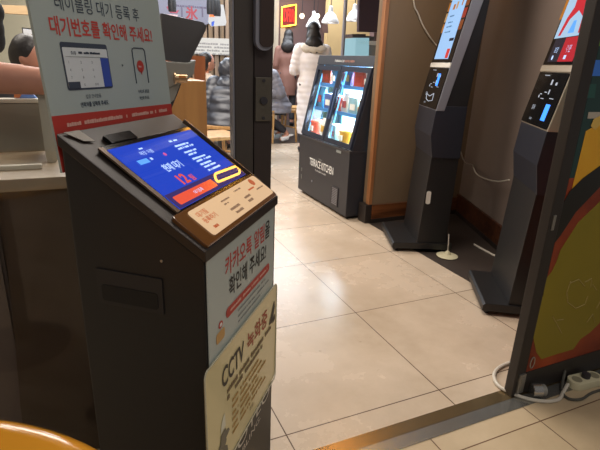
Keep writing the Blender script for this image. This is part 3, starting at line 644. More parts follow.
# branding, grille and controls on the base front
MFb = frame((FX - .0005, FY1, 0), (0, -1, 0), Z)
text('TERRACE KITCHEN', MFb, .225, .290, .06, WHT, fg, name='large_lettering', fit=.43, fity=.062, bold=.01)
text('FRESH', MFb, .395, .360, .01, GREYT, fg, name='small_lettering', fit=.06, fity=.012); text('RESTAURANT & CAFE', MFb, .34, .260, .01, WHT, fg, name='small_lettering', fit=.19, fity=.012)
gr = ring(.645, .065, .755, .210, .008, MFb, .006).build('grille', SATIN, fg)
d = MB()
for k in range(10): d.prism(quad(.653, .073 + .0133 * k, .747, .079 + .0133 * k), MFb, .004)
d.build('grille_slat', mat('grille_grey', '#8b8a90', .4, .5), gr)
MB().prism(circ(.29, .16, .009), MFb, .004).build('lock', SILVER, fg); MB().prism(quad(.07, .13, .075, .17), MFb, .003).prism(quad(.07, .20, .075, .23), MFb, .003).build('marks', GREYT, fg)
MB().prism(quad(.69, .478, .76, .496), MFb, .004).build('rating_plate', GREYT, fg)
# goods inside
cols = ['#c8503c', '#e6d9b0', '#3f8fb8', '#d9a33a', '#7fae4a', '#e8e4da', '#b9736a', '#4a5f9a', '#d8c6a4', '#a9452f', '#8fb8c4', '#c49a5a']
gi = 0
desc = {0: 'flat', 1: 'upright', 2: 'square'}
for si, (z, n) in enumerate(((.525, 5), (.745, 6), (.940, 5))):
    for j in range(n):
        y = FY1 - .09 - j * (WF - .18) / (n - 1) + random.uniform(-.01, .01); kind = (si + j) % 3
        w = random.uniform(.115, .135); h = {0: .09, 1: .165, 2: .135}[kind] if z < 1 else .1; h *= random.uniform(.9, 1.05)
        h = min(h, .17 if si < 2 else .14)
        if kind == 0: h = min(h * 1.3, .13)
        x = FX + sx(z) + .10
        colr = cols[(gi * 5 + si) % len(cols)]
        nm = {'#c8503c': 'red', '#e6d9b0': 'cream', '#3f8fb8': 'blue', '#d9a33a': 'yellow', '#7fae4a': 'green', '#e8e4da': 'white', '#b9736a': 'pink', '#4a5f9a': 'navy', '#d8c6a4': 'tan', '#a9452f': 'rust', '#8fb8c4': 'pale blue', '#c49a5a': 'amber'}[colr]
        pos = ['far left', 'second from left', 'third from left', 'fourth from left', 'fifth from left', 'far right'] if n == 6 else ['far left', 'second from left', 'middle', 'second from right', 'far right']
        pk = thing('food_package', (x, y, z), '%s food package on the %s fridge shelf, %s' % (nm, ['lowest', 'middle', 'top'][si], pos[j]), 'package', 'food packages in the display fridge')
        Mk = Matrix.Translation((x, y, z)) @ Matrix.Rotation(random.uniform(-.15, .15), 4, 'Z')
        m = mat('package_' + nm.replace(' ', '_'), colr, .35, 0, .12, 30)
        if kind == 1: # pouch
            vs = []; 
            for zz, dd, ww in ((0, .03, .9), (h * .15, .034, 1), (h * .5, .028, 1), (h * .85, .012, 1), (h, .002, 1)):
                vs += [Mk @ Vector((-dd, -w / 2 * ww, zz)), Mk @ Vector((-dd, w / 2 * ww, zz)), Mk @ Vector((dd, w / 2 * ww, zz)), Mk @ Vector((dd, -w / 2 * ww, zz))]
            fs = [(0, 1, 2, 3), (16, 17, 18, 19)] + [(a * 4 + b, a * 4 + (b + 1) % 4, a * 4 + 4 + (b + 1) % 4, a * 4 + 4 + b) for a in range(4) for b in range(4)]
            mb = MB().add(vs, fs)
        elif kind == 2: mb = MB().box((0, 0, h / 2), (.08, w, h), Mk, .004)
        else: mb = MB().lathe([(w * .40, 0), (w * .46, .005), (w * .50, h * .82), (w * .52, h * .84), (w * .52, h * .92), (w * .46, h)], None, 16, Mk)
        mb.build('wrapper', m, pk, kind == 0)
        MB().box((-.043 if kind == 2 else (-w * .47 if kind == 0 else -.036), 0, h * .45), (.003 if kind != 0 else .012, w * .55, h * .35), Mk, .001).build('label', mat('package_' + ['label_white', 'label_gold', 'label_red'][gi % 3], ['#ece8dc', '#d6a23c', '#bb3b2c'][gi % 3], .4), pk)
        gi += 1

# ------------------------------------------------------------------ round table edge at lower left
tc = []
zt = .72
pA, pB, pC = onfloor(0, 424, zt - .004), onfloor(48, 434.5, zt - .004), onfloor(86, 450, zt - .004)
ax_, ay_, bx_, by_, cx_, cy_ = pA.x, pA.y, pB.x, pB.y, pC.x, pC.y
dd = 2 * (ax_ * (by_ - cy_) + bx_ * (cy_ - ay_) + cx_ * (ay_ - by_))
ux = ((ax_**2 + ay_**2) * (by_ - cy_) + (bx_**2 + by_**2) * (cy_ - ay_) + (cx_**2 + cy_**2) * (ay_ - by_)) / dd
uy = ((ax_**2 + ay_**2) * (cx_ - bx_) + (bx_**2 + by_**2) * (ax_ - cx_) + (cx_**2 + cy_**2) * (bx_ - ax_)) / dd
TR = math.hypot(ax_ - ux, ay_ - uy) + .010
if TR > .9:
    mid = pB; s_ = .45 / TR; ux = mid.x + (ux - mid.x) * s_; uy = mid.y + (uy - mid.y) * s_; TR = .9
rt = thing('round_table', (ux, uy, 0), 'round wooden table with thick glossy ochre rim at the lower left', 'table')
OCH = mat('ochre_lacquer', '#dc962c', .2, 0, .12, 7, coat=.5)
rimp = [(TR - .030 + .0, zt - .002), (TR - .024, zt + .001), (TR - .012, zt + .001), (TR - .004, zt - .004), (TR, zt - .013), (TR - .004, zt - .024), (TR - .016, zt - .030), (TR - .034, zt - .030)]
MB().lathe([(r, z) for r, z in rimp], (ux, uy, 0), 96).build('rim', OCH, rt, True)
MB().lathe([(TR - .034, zt - .026), (TR - .030, zt - .004), (.001, zt - .004)], (ux, uy, 0), 64).build('tabletop', wood('table_redbrown', '#5c2a17', '#7c3f22', .3, 'X'), rt)
MB().lathe([(.03, .03), (.03, zt - .03)], (ux, uy, 0), 20).build('pedestal', BLACK, rt, True)
MB().lathe([(.17, 0), (.17, .012), (.05, .03)], (ux, uy, 0), 32).build('foot', BLACK, rt, True)

# ------------------------------------------------------------------ checkout counter seen through the left leaf
CT = .83
e0 = onfloor(0, 180, CT); cy0 = e0.y
ct = thing('checkout_counter', (-.4, cy0 + .3, 0), 'dark brown wrinkled-front checkout counter with worn beige top left of the waiting kiosk', 'counter')
BX(-.30, cy0 - .0, CT - .03, at(163, 120, cy0 + .1).x, cy0 + .62, CT, .003).build('countertop', BEIGE, ct)
# wrinkled skirt
nx, nz = 60, 34; x0, x1 = at(0, 190, cy0).x, .30; xz = at(18, 428, cy0).x; vs = []
for j in range(nz + 1):
    for i in range(nx + 1):
        u = i / nx; v = j / nz; xl_ = xz + (x0 - xz) * v; x = xl_ + (x1 - xl_) * u; z = .004 + (CT - .034) * v
        y = cy0 + .012 + .006 * math.sin(17 * u + 6 * v) * math.sin(9 * v + 2) + .004 * math.sin(40 * v + 13 * u) * (1 - u) - .006 * math.exp(-((v - .82 + .2 * u) / .02) ** 2)
        vs.append((x, y, z))
off = (nx + 1) * (nz + 1); vs += [(x, cy0 + .03, z) for (x, y, z) in vs]
fs = []
for j in range(nz):
    for i in range(nx):
        a = j * (nx + 1) + i; fs.append((a, a + 1, a + nx + 2, a + nx + 1)); fs.append((a + off, a + off + nx + 1, a + off + nx + 2, a + off + 1))
for i in range(nx): fs.append((i, i + off, i + 1 + off, i + 1)); a = nz * (nx + 1) + i; fs.append((a, a + 1, a + 1 + off, a + off))
for j in range(nz): a = j * (nx + 1); fs.append((a, a + nx + 1, a + nx + 1 + off, a + off)); b = a + nx; fs.append((b, b + off, b + nx + 1 + off, b + nx + 1))
MB().add(vs, fs).build('front_sheet', mat('dark_brown_sheet', '#4a3929', .5, 0, .12, 5, .05), ct, True)
BX(xz + .03, cy0 + .04, 0, x1, cy0 + .58, CT - .03).build('carcass', mat('brown_board', '#5d4a38', .6), ct)
# raised ledge and end pier on the counter
ly = cy0 + .36
lz1 = at(20, 103, ly).z
BX(-.30, ly, CT, at(41, 120, ly).x, ly + .03, lz1, .002).build('rear_screen', mat('grey_beige_screen', '#8f8b7c', .35, 0, .12, 4), ct)
BX(-.30, ly - .005, lz1, at(41, 120, ly).x, ly + .035, lz1 + .012, .003).build('screen_cap', mat('pale_cap', '#c9c6b6', .35), ct)
b0 = onfloor(46, 163, CT); py_ = b0.y
xa, xb = at(42, 130, py_).x, at(54, 130, py_).x
Mpi = frame((0, py_, 0), (1, 0, 0), Z)
MB().prism(rrect(xa, CT, xb, at(44, 92, py_).z, .012), Mpi @ Matrix.Translation((0, 0, -.16)), .16, .003).build('end_pier', mat('pier_grey', '#a9a798', .35, 0, .06), ct, True)
BX(-.30, cy0 + .10, CT, at(40, 150, cy0 + .12).x, cy0 + .118, CT + .012, .003).build('guide_rail', mat('pale_cap', '#c9c6b6', .35), ct)
bp = at(26, 103, ly + .06)
MB().prism([(-.022, 0), (.034, 0), (.024, .013), (.0, .032), (-.012, .036), (-.020, .02)], frame((bp.x, ly + .015, lz1 + .012), (1, 0, 0), Z) @ Matrix.Translation((0, 0, -.02)), .022, .004).build('tmp_packet', mat('packet_blue', '#5f8ad8', .4), None)
pk = bpy.data.objects['tmp_packet']; pk.name = 'snack_packet'; WL['snack_packet'] = WL['tmp_packet']; tag(pk, 'small blue and orange packet on top of the grey counter screen', 'packet')
MB().prism([(-.021, .003), (-.008, .003), (.004, .022), (-.002, .032), (-.012, .036), (-.020, .02)], frame((bp.x, ly - .0075, lz1 + .012), (1, 0, 0), Z), .002).build('orange_print', mat('packet_orange', '#e08a52', .4), pk)
# grey crate glimpsed at the far left of the counter front
cb = thing('storage_cabinet', (-.28, cy0 + .2, 0), 'plain grey-brown cabinet at the left end of the checkout counter', 'cabinet')
MB().box((-.290, cy0 + .17, .40), (.16, .28, .76), None, .004).build('body', mat('cabinet_brown', '#5d5048', .5), cb)
MB().box((-.290, cy0 + .025, .40), (.145, .012, .70), None, .003).build('door', mat('cabinet_door', '#66584f', .45), cb)
# service desk with orange-brown side panel and point-of-sale monitor
sy = 2.25
ORW = wood('light_orange_wood', '#b07e46', '#c39152', .4, 'Z', 2)
REDW = wood('reddish_wood', '#8c4f2a', '#a4643a', .4, 'Z', 2)
gx0, gx1 = at(169, 100, sy).x, at(206.5, 100, sy).x; gz = at(200, 81, sy).z
sdk = thing('service_desk', ((gx0 + gx1) / 2, sy + .15, 0), 'light orange wooden service desk between the sign board and the door post', 'desk')
BX(gx0 - .25, sy, 0, gx1, sy + .03, gz, .002).build('front_panel', ORW, sdk)
BX(gx1 - .03, sy + .03, 0, gx1, sy + .45, gz, .002).build('side_panel', ORW, sdk)
BX(gx0 - .25, sy + .03, gz - .03, gx1 - .03, sy + .45, gz, .002).build('desk_top', ORW, sdk)
hx0, hx1 = at(194.5, 70, sy + .46).x, at(205.5, 70, sy + .46).x; hz = at(200, 56, sy + .46).z
ch = thing('booth_frame', ((hx0 + hx1) / 2 - .1, sy + .3, 0), 'reddish wooden frame rising behind the orange service desk', 'frame')
BX(hx0, sy + .46, 0, hx1, sy + .49, hz).build('post', REDW, ch); BX(hx0 - .28, sy + .46, hz - .05, hx0, sy + .49, hz).build('rail', REDW, ch); BX(hx0 - .28, sy + .46, 0, hx0 - .25, sy + .49, hz - .05).build('post', REDW, ch)
# monitor seen from the back
my = 1.72
Mm = lambda x, y: at(x, y, my)
pm = [(161, 13), (203, 22), (207, 26), (206, 30), (190, 62), (187, 65), (166, 60), (164, 57)]
mo = thing('pos_monitor', (Mm(180, 90).x, my, CT), 'dark grey tilted till monitor seen from behind, right of the sign board', 'monitor')
Mmo = frame((0, my, 0), (1, 0, 0), Z)
MB().prism([(Mm(x, y).x, Mm(x, y).z) for x, y in pm], Mmo @ Matrix.Translation((0, 0, -.028)), .028, .003).build('rear_shell', mat('charcoal_plastic', '#4a484a', .5, 0, .05), mo, True)
MB().prism([(Mm(x, y).x, Mm(x, y).z) for x, y in ((163, 15), (201, 23), (187, 60), (168, 57))], Mmo @ Matrix.Translation((0, 0, -.031)), .002).build('screen', BLACKG, mo)
MB().prism([(Mm(x, y).x, Mm(x, y).z) for x, y in ((178, 84), (181.5, 84), (172, 108), (167, 108))], Mmo @ Matrix.Translation((0, 0, -.02)), .02, .002).build('stand', SATIN, mo)
MB().box((Mm(165, 112).x, my + .03, CT + .01), (.14, .16, .02), None, .004).build('foot', SATIN, mo)
# receipt printer / card terminal under it
cy_ = 1.68; tx = lambda x, y: at(x, y, cy_)
rp = thing('receipt_printer', (tx(178, 90).x, cy_, CT), 'pale grey receipt printer with a shiny paper roll beneath the till monitor', 'printer')
Mr = frame((0, cy_, 0), (1, 0, 0), Z)
MB().prism([(tx(x, y).x, tx(x, y).z) for x, y in ((160, 61), (190, 63), (196, 60), (194, 74), (186, 82), (160, 90))], Mr @ Matrix.Translation((0, 0, -.1)), .1, .004).build('case', mat('pale_grey_plastic', '#9b9d98', .4), rp)
MB().prism([(tx(x, y).x, tx(x, y).z) for x, y in ((160, 90), (181, 84), (175, 100), (160, 112))], Mr @ Matrix.Translation((0, 0, -.09)), .08, .004).build('lower_case', mat('pale_grey_plastic', '#9b9d98', .4), rp)
r0 = tx(173, 78); r1 = tx(185.5, 79)
Mrl = frame((r0.x, cy_ - .022, r0.z), (0, -1, 0), (0, 0, -1)); 
if (Mrl.to_3x3() @ Vector((0, 0, 1))).x < 0: Mrl = frame((r0.x, cy_ - .022, r0.z), (0, 1, 0), (0, 0, -1))
MB().lathe([(.019, 0), (.019, .004), (.014, .0045), (.014, r1.x - r0.x), (.012, r1.x - r0.x + .001)], None, 20, Mrl).build('paper_roll', mat('roll_silver', '#b79a78', .25, .6), rp, True)
MB().box(((r0.x + r1.x) / 2 + .004, cy_ - .034, r0.z + .006), (.022, .012, .008), None, .002).build('orange_strip', mat('orange_plastic', '#d88a3a', .4), rp)
MB().box((tx(168, 110).x, cy_ + .06, CT + .012), (.12, .12, .024), None, .004).build('base', mat('pale_grey_plastic', '#9b9d98', .4), rp)
MB().box((tx(166, 100).x, cy_ + .06, (CT + tx(166, 90).z) / 2), (.03, .04, tx(166, 90).z - CT), None, .004).build('stem', mat('pale_grey_plastic', '#9b9d98', .4), rp)

# ------------------------------------------------------------------ people
def skin_mesh(verts, edges, radii, root, sub=2):
    me = bpy.data.meshes.new('t'); me.from_pydata(verts, edges, []); o = bpy.data.objects.new('t', me); COL.objects.link(o)
    o.modifiers.new('s', 'SKIN'); 
    for i, sv in enumerate(me.skin_vertices[0].data): sv.radius = (radii[i], radii[i]) if not isinstance(radii[i], tuple) else radii[i]; sv.use_root = (i == root)
    if sub: m = o.modifiers.new('u', 'SUBSURF'); m.levels = sub; m.render_levels = sub
    dg = bpy.context.evaluated_depsgraph_get(); r = bpy.data.meshes.new_from_object(o.evaluated_get(dg)); 
    vs = [v.co.copy() for v in r.vertices]; fs = [tuple(p.vertices) for p in r.polygons]
    bpy.data.objects.remove(o); bpy.data.meshes.remove(me); bpy.data.meshes.remove(r); return vs, fs
def remesh(mb, vox):
    me = bpy.data.meshes.new('t'); me.from_pydata([tuple(v) for v in mb.v], [], mb.f); o = bpy.data.objects.new('t', me); COL.objects.link(o)
    m = o.modifiers.new('r', 'REMESH'); m.mode = 'VOXEL'; m.voxel_size = vox; s = o.modifiers.new('s', 'SMOOTH'); s.iterations = 3
    dg = bpy.context.evaluated_depsgraph_get(); r = bpy.data.meshes.new_from_object(o.evaluated_get(dg))
    out = MB().add([v.co.copy() for v in r.vertices], [tuple(p.vertices) for p in r.polygons]); bpy.data.objects.remove(o); bpy.data.meshes.remove(me); bpy.data.meshes.remove(r); return out
def lerp(a, b, t): return Vector(a) * (1 - t) + Vector(b) * t
def person(loc, yaw, label, pose='stand', scale=1.0, jacket=None, trousers=None, shoes=None, hair='short', arms=None, coatlen=.42, puff=1.0, armr=1.0, hood=False, head_pitch=0, fold=0., fur=None, quilt=60):
    """local axes: +y is where the person faces, +x their right"""
    T = Matrix.Translation(Vector(loc)) @ Matrix.Rotation(yaw, 4, 'Z') @ Matrix.Scale(scale, 4)
    sit = pose == 'sit'; pz = .52 if sit else .93
    lean = .06 if sit else 0
    J = {'pel': (0, 0, pz), 'wai': (0, .01, pz + .18), 'che': (0, lean * .5, pz + .37), 'nec': (0, lean, pz + .52), 'hd': (0, lean + .01, pz + .58)}
    for s, k in ((1, 'r'), (-1, 'l')):
        J['hip' + k] = (s * .10, 0, pz - .03)
        J['sh' + k] = (s * .175, lean * .8, pz + .46)
        if sit: J['kn' + k] = (s * .13, .42, pz - .02); J['an' + k] = (s * .13, .40, .09); J['to' + k] = (s * .14, .56, .03)
        else: J['kn' + k] = (s * .10, .02, .49); J['an' + k] = (s * .10, -.01, .08); J['to' + k] = (s * .115, .14, .03)
        J['el' + k] = (s * .22, lean - .02, pz + .19) if not sit else (s * .25, .10, pz + .20)
        J['wr' + k] = (s * .22, .06, pz - .05) if not sit else (s * .12, .32, pz + .20)
    if fold:
        J['wai'] = (0, .01 + fold * .25, pz + .17); J['che'] = (0, fold * .6, pz + .34); J['nec'] = (0, fold, pz + .46); J['hd'] = (0, fold + .05, pz + .50)
        for k, s in (('r', 1), ('l', -1)): J['sh' + k] = (s * .175, fold * .85, pz + .42)
    if arms: J.update(arms)
    names = []; V = []; R = []; E = []
    def av(n, p, r): names.append(n); V.append(Vector(p)); R.append(r); return len(V) - 1
    I = {}
    for n, r in (('pel', .125), ('wai', .115), ('che', .125), ('nec', .052), ('hd', .050)): I[n] = av(n, J[n], r)
    E += [(I['pel'], I['wai']), (I['wai'], I['che']), (I['che'], I['nec']), (I['nec'], I['hd'])]
    for k in 'rl':
        I['hip' + k] = av('', J['hip' + k], .088); I['kn' + k] = av('', J['kn' + k], .058); I['an' + k] = av('', J['an' + k], .038); I['to' + k] = av('', J['to' + k], .030)
        E += [(I['pel'], I['hip' + k]), (I['hip' + k], I['kn' + k]), (I['kn' + k], I['an' + k]), (I['an' + k], I['to' + k])]
        I['sh' + k] = av('', J['sh' + k], .055); I['el' + k] = av('', J['el' + k], .040 * armr); I['wr' + k] = av('', J['wr' + k], .027 * armr)
        E += [(I['che'], I['sh' + k]), (I['sh' + k], I['el' + k]), (I['el' + k], I['wr' + k])]
        w = Vector(J['wr' + k]); dr = (w - Vector(J['el' + k])).normalized(); side = dr.cross(Z); side = side.normalized() if side.length > .1 else Vector((1, 0, 0)); dn = side.cross(dr).normalized()
        pm_ = av('', w + dr * .05, .026); E.append((I['wr' + k], pm_))
        sg = 1 if k == 'r' else -1
        J['palm' + k] = w + dr * .05
    vs, fs = skin_mesh(V, E, R, 0, 1)
    mb = MB().add(vs, fs)
    # fingers: own short chains rooted in the palm
    for k in 'rl':
        w = Vector(J['wr' + k]); dr = (w - Vector(J['el' + k])).normalized(); side = dr.cross(Z); side = side.normalized() if side.length > .1 else Vector((1, 0, 0)); dn = side.cross(dr).normalized(); sg = 1 if k == 'r' else -1
        for fi, (o_, l_) in enumerate(((-.030, .062), (-.010, .075), (.010, .080), (.030, .070))):
            b0 = w + dr * .05 + side * o_ * .9; b1 = w + dr * .095 + side * o_; b2 = b1 + dr * l_ * .5 - dn * .012; b3 = b1 + dr * l_ * .85 - dn * .035
            v2, f2 = skin_mesh([b0, b1, b2, b3], [(0, 1), (1, 2), (2, 3)], [.010, .0095, .0085, .007], 0, 1); mb.add(v2, f2)
        b0 = w + dr * .03 - side * sg * .02; b1 = w + dr * .06 - side * sg * .05; b2 = w + dr * .09 - side * sg * .06 - dn * .012
        v2, f2 = skin_mesh([b0, b1, b2], [(0, 1), (1, 2)], [.012, .0105, .0085], 0, 1); mb.add(v2, f2)
    # head with face
    hp = Matrix.Translation(Vector(J['hd'])) @ Matrix.Rotation(head_pitch, 4, 'X')
    def hv(x, y, z): return hp @ Vector((x, y, z))
    mb.ball(hv(0, .012, .115), (.076, .094, .118), 10); mb.ball(hv(0, .045, .055), (.052, .055, .058), 8)
    mb.ball(hv(0, .108, .092), (.012, .018, .022), 6); mb.ball(hv(0, .092, .045), (.024, .012, .008), 6)
    for s in (1, -1): mb.ball(hv(s * .078, .0, .10), (.010, .018, .030), 6)
    body = remesh(mb, .011); body.v = [T @ v for v in body.v]
    o = body.build('person', SKIN, None, True); tag(o, label, 'person')
    for s in (1, -1):
        MB().ball(T @ hv(s * .030, .096, .108), (.011 * scale,) * 3, 6).build('eye', mat('eye_dark', '#241c1a', .2), o, True)
    MB().ball(T @ hv(0, .101, .046), (.020 * scale,) * 2 + (.006 * scale,), 6).build('mouth', mat('lips', '#a2605a', .5), o, True)
    # hair
    if hair:
        h = MB(); h.ball(hv(0, -.018, .140), (.088, .096, .108), 12)
        h.ball(hv(0, -.045, .10), (.084, .072, .105), 12)
        if hair == 'long':
            h.ball(hv(0, -.075, .02), (.105, .060, .13), 12); h.ball(hv(0, -.12, -.06), (.125, .06, .11), 12); pass
            for s in (1, -1): h.ball(hv(s * .07, -.02, .03), (.025, .045, .12), 8)
        h = remesh(h, .012); h.v = [T @ v for v in h.v]; h.build('hair', HAIR, o, True)
    # clothes
    def cloth(name, keys, edges, rad, m, quiltf=0, amp=.0):
        V2 = [Vector(J[k]) if isinstance(k, str) else Vector(k) for k in keys]; v3, f3 = skin_mesh(V2, edges, rad, 0, 2)
        if quiltf: 
            cx = sum((v for v in v3), Vector()) / len(v3)
            out = []
            for v in v3:
                s_ = abs(math.sin(v.z * quiltf + .8 * math.sin(v.x * 9 + v.y * 7)))
                ax3 = Vector((v.x - cx.x, v.y - cx.y, 0)); L_ = ax3.length
                out.append(v + (ax3 / max(L_, .05)) * amp * (s_ - .5))
            v3 = out
        mbx = MB().add([T @ v for v in v3], f3); return mbx.build(name, m, o, True)
    if jacket:
        q = puff; cm = MB(); ly_ = lean
        if sit: rings = [(pz - .09, .23, .21, .05), (pz, .225, .20, .03), (pz + .12, .20, .17, .02), (pz + .26, .205, .165, .02), (pz + .38, .215, .155, .03), (pz + .46, .185, .12, ly_), (pz + .51, .11, .09, ly_), (pz + .55, .075, .075, ly_)]
        else:
            h0 = pz - coatlen; rings = [(h0, .175, .150, 0), (lerp((0, 0, h0), (0, 0, pz), .5).z, .190, .160, 0), (pz, .195, .160, 0), (pz + .17, .165, .135, 0), (pz + .33, .200, .145, 0), (pz + .42, .200, .125, 0), (pz + .48, .13, .09, 0), (pz + .53, .075, .075, 0)]
        steps = 56; zs = [rings[0][0] + (rings[-1][0] - rings[0][0]) * k / steps for k in range(steps + 1)]; vs = []; nn = 28
        for z_ in zs:
            for a_i in range(len(rings) - 1):
                if rings[a_i][0] <= z_ <= rings[a_i + 1][0] + 1e-6:
                    t_ = (z_ - rings[a_i][0]) / (rings[a_i + 1][0] - rings[a_i][0]); t_ = t_ * t_ * (3 - 2 * t_); break
            rx = rings[a_i][1] * (1 - t_) + rings[a_i + 1][1] * t_; ry = rings[a_i][2] * (1 - t_) + rings[a_i + 1][2] * t_; yc = rings[a_i][3] * (1 - t_) + rings[a_i + 1][3] * t_
            rp_ = (abs(math.sin(z_ * quilt)) - .6) * (.009 if coatlen > .6 else .018) if quilt else 0
            if fold and z_ > pz: yc += fold * ((z_ - pz) / .52)
            for a_j in range(nn):
                an = 2 * PI * a_j / nn; w_ = rp_ + (.006 * math.sin(an * 5 + z_ * 31) if quilt else .004 * math.sin(an * 7 + z_ * 9)); vs.append(Vector(((rx * q + w_) * math.cos(an), yc + (ry * q + w_) * math.sin(an), z_)))
        fs = [(k * nn + a_j, k * nn + (a_j + 1) % nn, (k + 1) * nn + (a_j + 1) % nn, (k + 1) * nn + a_j) for k in range(steps) for a_j in range(nn)] + [tuple(range(nn))[::-1], tuple(range(steps * nn, steps * nn + nn))]
        cm.add(vs, fs)
        for k in 'rl':
            P_ = [Vector(J['sh' + k]), lerp(J['sh' + k], J['el' + k], .5), Vector(J['el' + k]), lerp(J['el' + k], J['wr' + k], .5), lerp(J['el' + k], J['wr' + k], .95)]
            path = []; rad_ = []; base = [.085, .082, .072, .062, .050]
            for a_i in range(4):
                for b_i in range(6):
                    f_ = b_i / 6; path.append(P_[a_i].lerp(P_[a_i + 1], f_)); r_ = (base[a_i] * (1 - f_) + base[a_i + 1] * f_) * q; rad_.append(r_ + (.010 * (abs(math.sin((a_i * 6 + b_i) * 1.05)) - .5) if quilt else 0))
            path.append(P_[-1]); rad_.append(base[-1] * q); cm.tube(path, rad_, 14); cm.ball(P_[0], (.088 * q,) * 3, 8); cm.ball(P_[2], (.072 * q,) * 3, 8)
        cm = remesh(cm, .0125); cm.v = [T @ v for v in cm.v]; jk = cm.build('coat', jacket, o, True)
        if hood:
            hb = MB(); c = Vector(J['nec'])
            if hood == 'up':
                hb.ball(hv(0, -.035, .08), (.155, .145, .155), 12); hb.ball(c + Vector((0, -.04, -.05)), (.20, .15, .11), 10)
            else:
                hb.ball(c + Vector((0, -.095, -.035)), (.175, .075, .075), 10); hb.ball(c + Vector((0, -.02, -.05)), (.165, .12, .05), 10)
                for s in (1, -1): hb.ball(c + Vector((s * .12, -.01, -.02)), (.06, .09, .05), 8)
            hb = remesh(hb, .012)
            hb.v = [T @ (v + Vector((0, 0, .006 * math.sin(v.x * 60 + v.z * 50)))) for v in hb.v]; hb.build('hood', fur or jacket, jk, True)
    if trousers:
        keys = ['pel', 'hipr', 'knr', lerp(J['knr'], J['anr'], .92), 'hipl', 'knl', lerp(J['knl'], J['anl'], .92)]
        cloth('trousers', keys, [(0, 1), (1, 2), (2, 3), (0, 4), (4, 5), (5, 6)], [.105, .092, .070, .056, .092, .070, .056], trousers)
    if shoes:
        for k in 'rl':
            a = Vector(J['an' + k]); t_ = Vector(J['to' + k]); s_ = MB()
            v3, f3 = skin_mesh([a + Vector((0, -.03, -.02)), a + Vector((0, -.035, -.045)), lerp(a, t_, .5) + Vector((0, 0, -.012)), t_ + Vector((0, 0, .008))], [(0, 1), (1, 2), (2, 3)], [.048, .042, .044, .036], 1, 1)
            s_.add([T @ v for v in v3], f3)
            s_.v = [Vector((v.x, v.y, max(v.z, loc[2] + .004))) for v in s_.v]; s_.build('shoe', shoes, o, True)
    return o
WPUF = mat('white_puffer', '#e6dedb', .55, 0, .05, 25, .1)
GPUF = mat('grey_puffer', '#7c7c86', .45, 0, .3, 25, .3)
NPUF = mat('navy_puffer', '#2c2f38', .4, 0, .25, 18, .3)
BCOAT = mat('brown_coat', '#7a5448', .7, 0, .1)
DARKC = mat('dark_cloth', '#26252a', .7, 0, .1)
# direction of view at a place gives headings
def pl(px, Y): q = at(px, 60, Y); return (q.x, q.y, 0)
# woman in the long white coat, back to us
person(pl(312, 5.6), math.radians(-16), 'person with long dark hair in a long white padded coat, standing behind the fridge', 'stand', .90, WPUF, DARKC, DARKC, 'long', coatlen=.66, puff=.98, hood=True, fur=mat('cream_fur', '#d9cfc0', .9, 0, .1, 90, .6), quilt=42,
       arms={'elr': (.24, .03, 1.12), 'wrr': (.12, .24, 1.12), 'ell': (-.24, .03, 1.12), 'wrl': (-.12, .24, 1.12)})
# brown coat further back
person(pl(288, 8.1), math.radians(-30), 'person with dark hair in a brown coat standing under the neon sign', 'stand', .93, BCOAT, DARKC, DARKC, 'long', coatlen=.35, puff=.92, quilt=0)
# grey puffer seated right of the post
person(pl(279, 6.55), math.radians(95), 'person in a shiny grey padded jacket and white shoes, seated right of the door post', 'sit', .97, GPUF, DARKC, mat('white_shoe', '#e4e0da', .5), 'short', puff=1.15, quilt=38, hood='up', head_pitch=-.5, fold=.22, arms={'anr': (.12, -.12, .12), 'tor': (.12, .02, .03), 'anl': (-.16, -.10, .12), 'tol': (-.16, .04, .03)})
# navy puffer seated left of the post
person(pl(226, 5.0), math.radians(-25), 'person in a dark navy hooded jacket seated back to us, left of the door post', 'sit', .90, NPUF, DARKC, DARKC, 'short', puff=1.22, quilt=34, hood='up', head_pitch=-.7, fold=.26)
# seated beyond the desk
person(pl(202, 5.9), math.radians(-80), 'person in pale clothes with black hair seated beyond the orange service desk', 'sit', .88, mat('pale_knit', '#b9a898', .8), DARKC, DARKC, 'short', puff=.85, quilt=0)
# person behind the counter, face in profile
person((pl(14, 3.2)[0], 3.2, .02), math.radians(-118), 'dark-haired person in black seated low behind the counter, face in profile', 'sit', .88, DARKC, DARKC, DARKC, 'short', puff=.9, quilt=0, head_pitch=-.3)
# staff member at the frame's left edge reaching over the counter
person((-.50, 1.34, 0), math.radians(-90), 'person reaching a bare forearm across the counter from the left edge', 'stand', 1.0, None, DARKC, DARKC, 'short',
       armr=1.28, arms={'ell': (-.13, .22, 1.050), 'wrl': (-.06, .47, 1.035), 'elr': (.22, -.02, 1.12), 'wrr': (.22, .06, .88)})
st = bpy.data.objects[[o.name for o in bpy.data.objects if o.get('label', '').startswith('person reaching')][0]]
v3, f3 = skin_mesh([Vector(p) for p in ((0, 0, .92), (0, .01, 1.12), (0, 0, 1.32), (.19, 0, 1.39), (.215, -.01, 1.22), (-.19, 0, 1.39), (-.17, .07, 1.29))], [(0, 1), (1, 2), (2, 3), (3, 4), (2, 5), (5, 6)], [.15, .14, .15, .08, .065, .08, .065], 0, 2)
Ts = Matrix.Translation((-.50, 1.34, 0)) @ Matrix.Rotation(math.radians(-90), 4, 'Z')
MB().add([Ts @ v for v in v3], f3).build('shirt', DARKC, st, True)

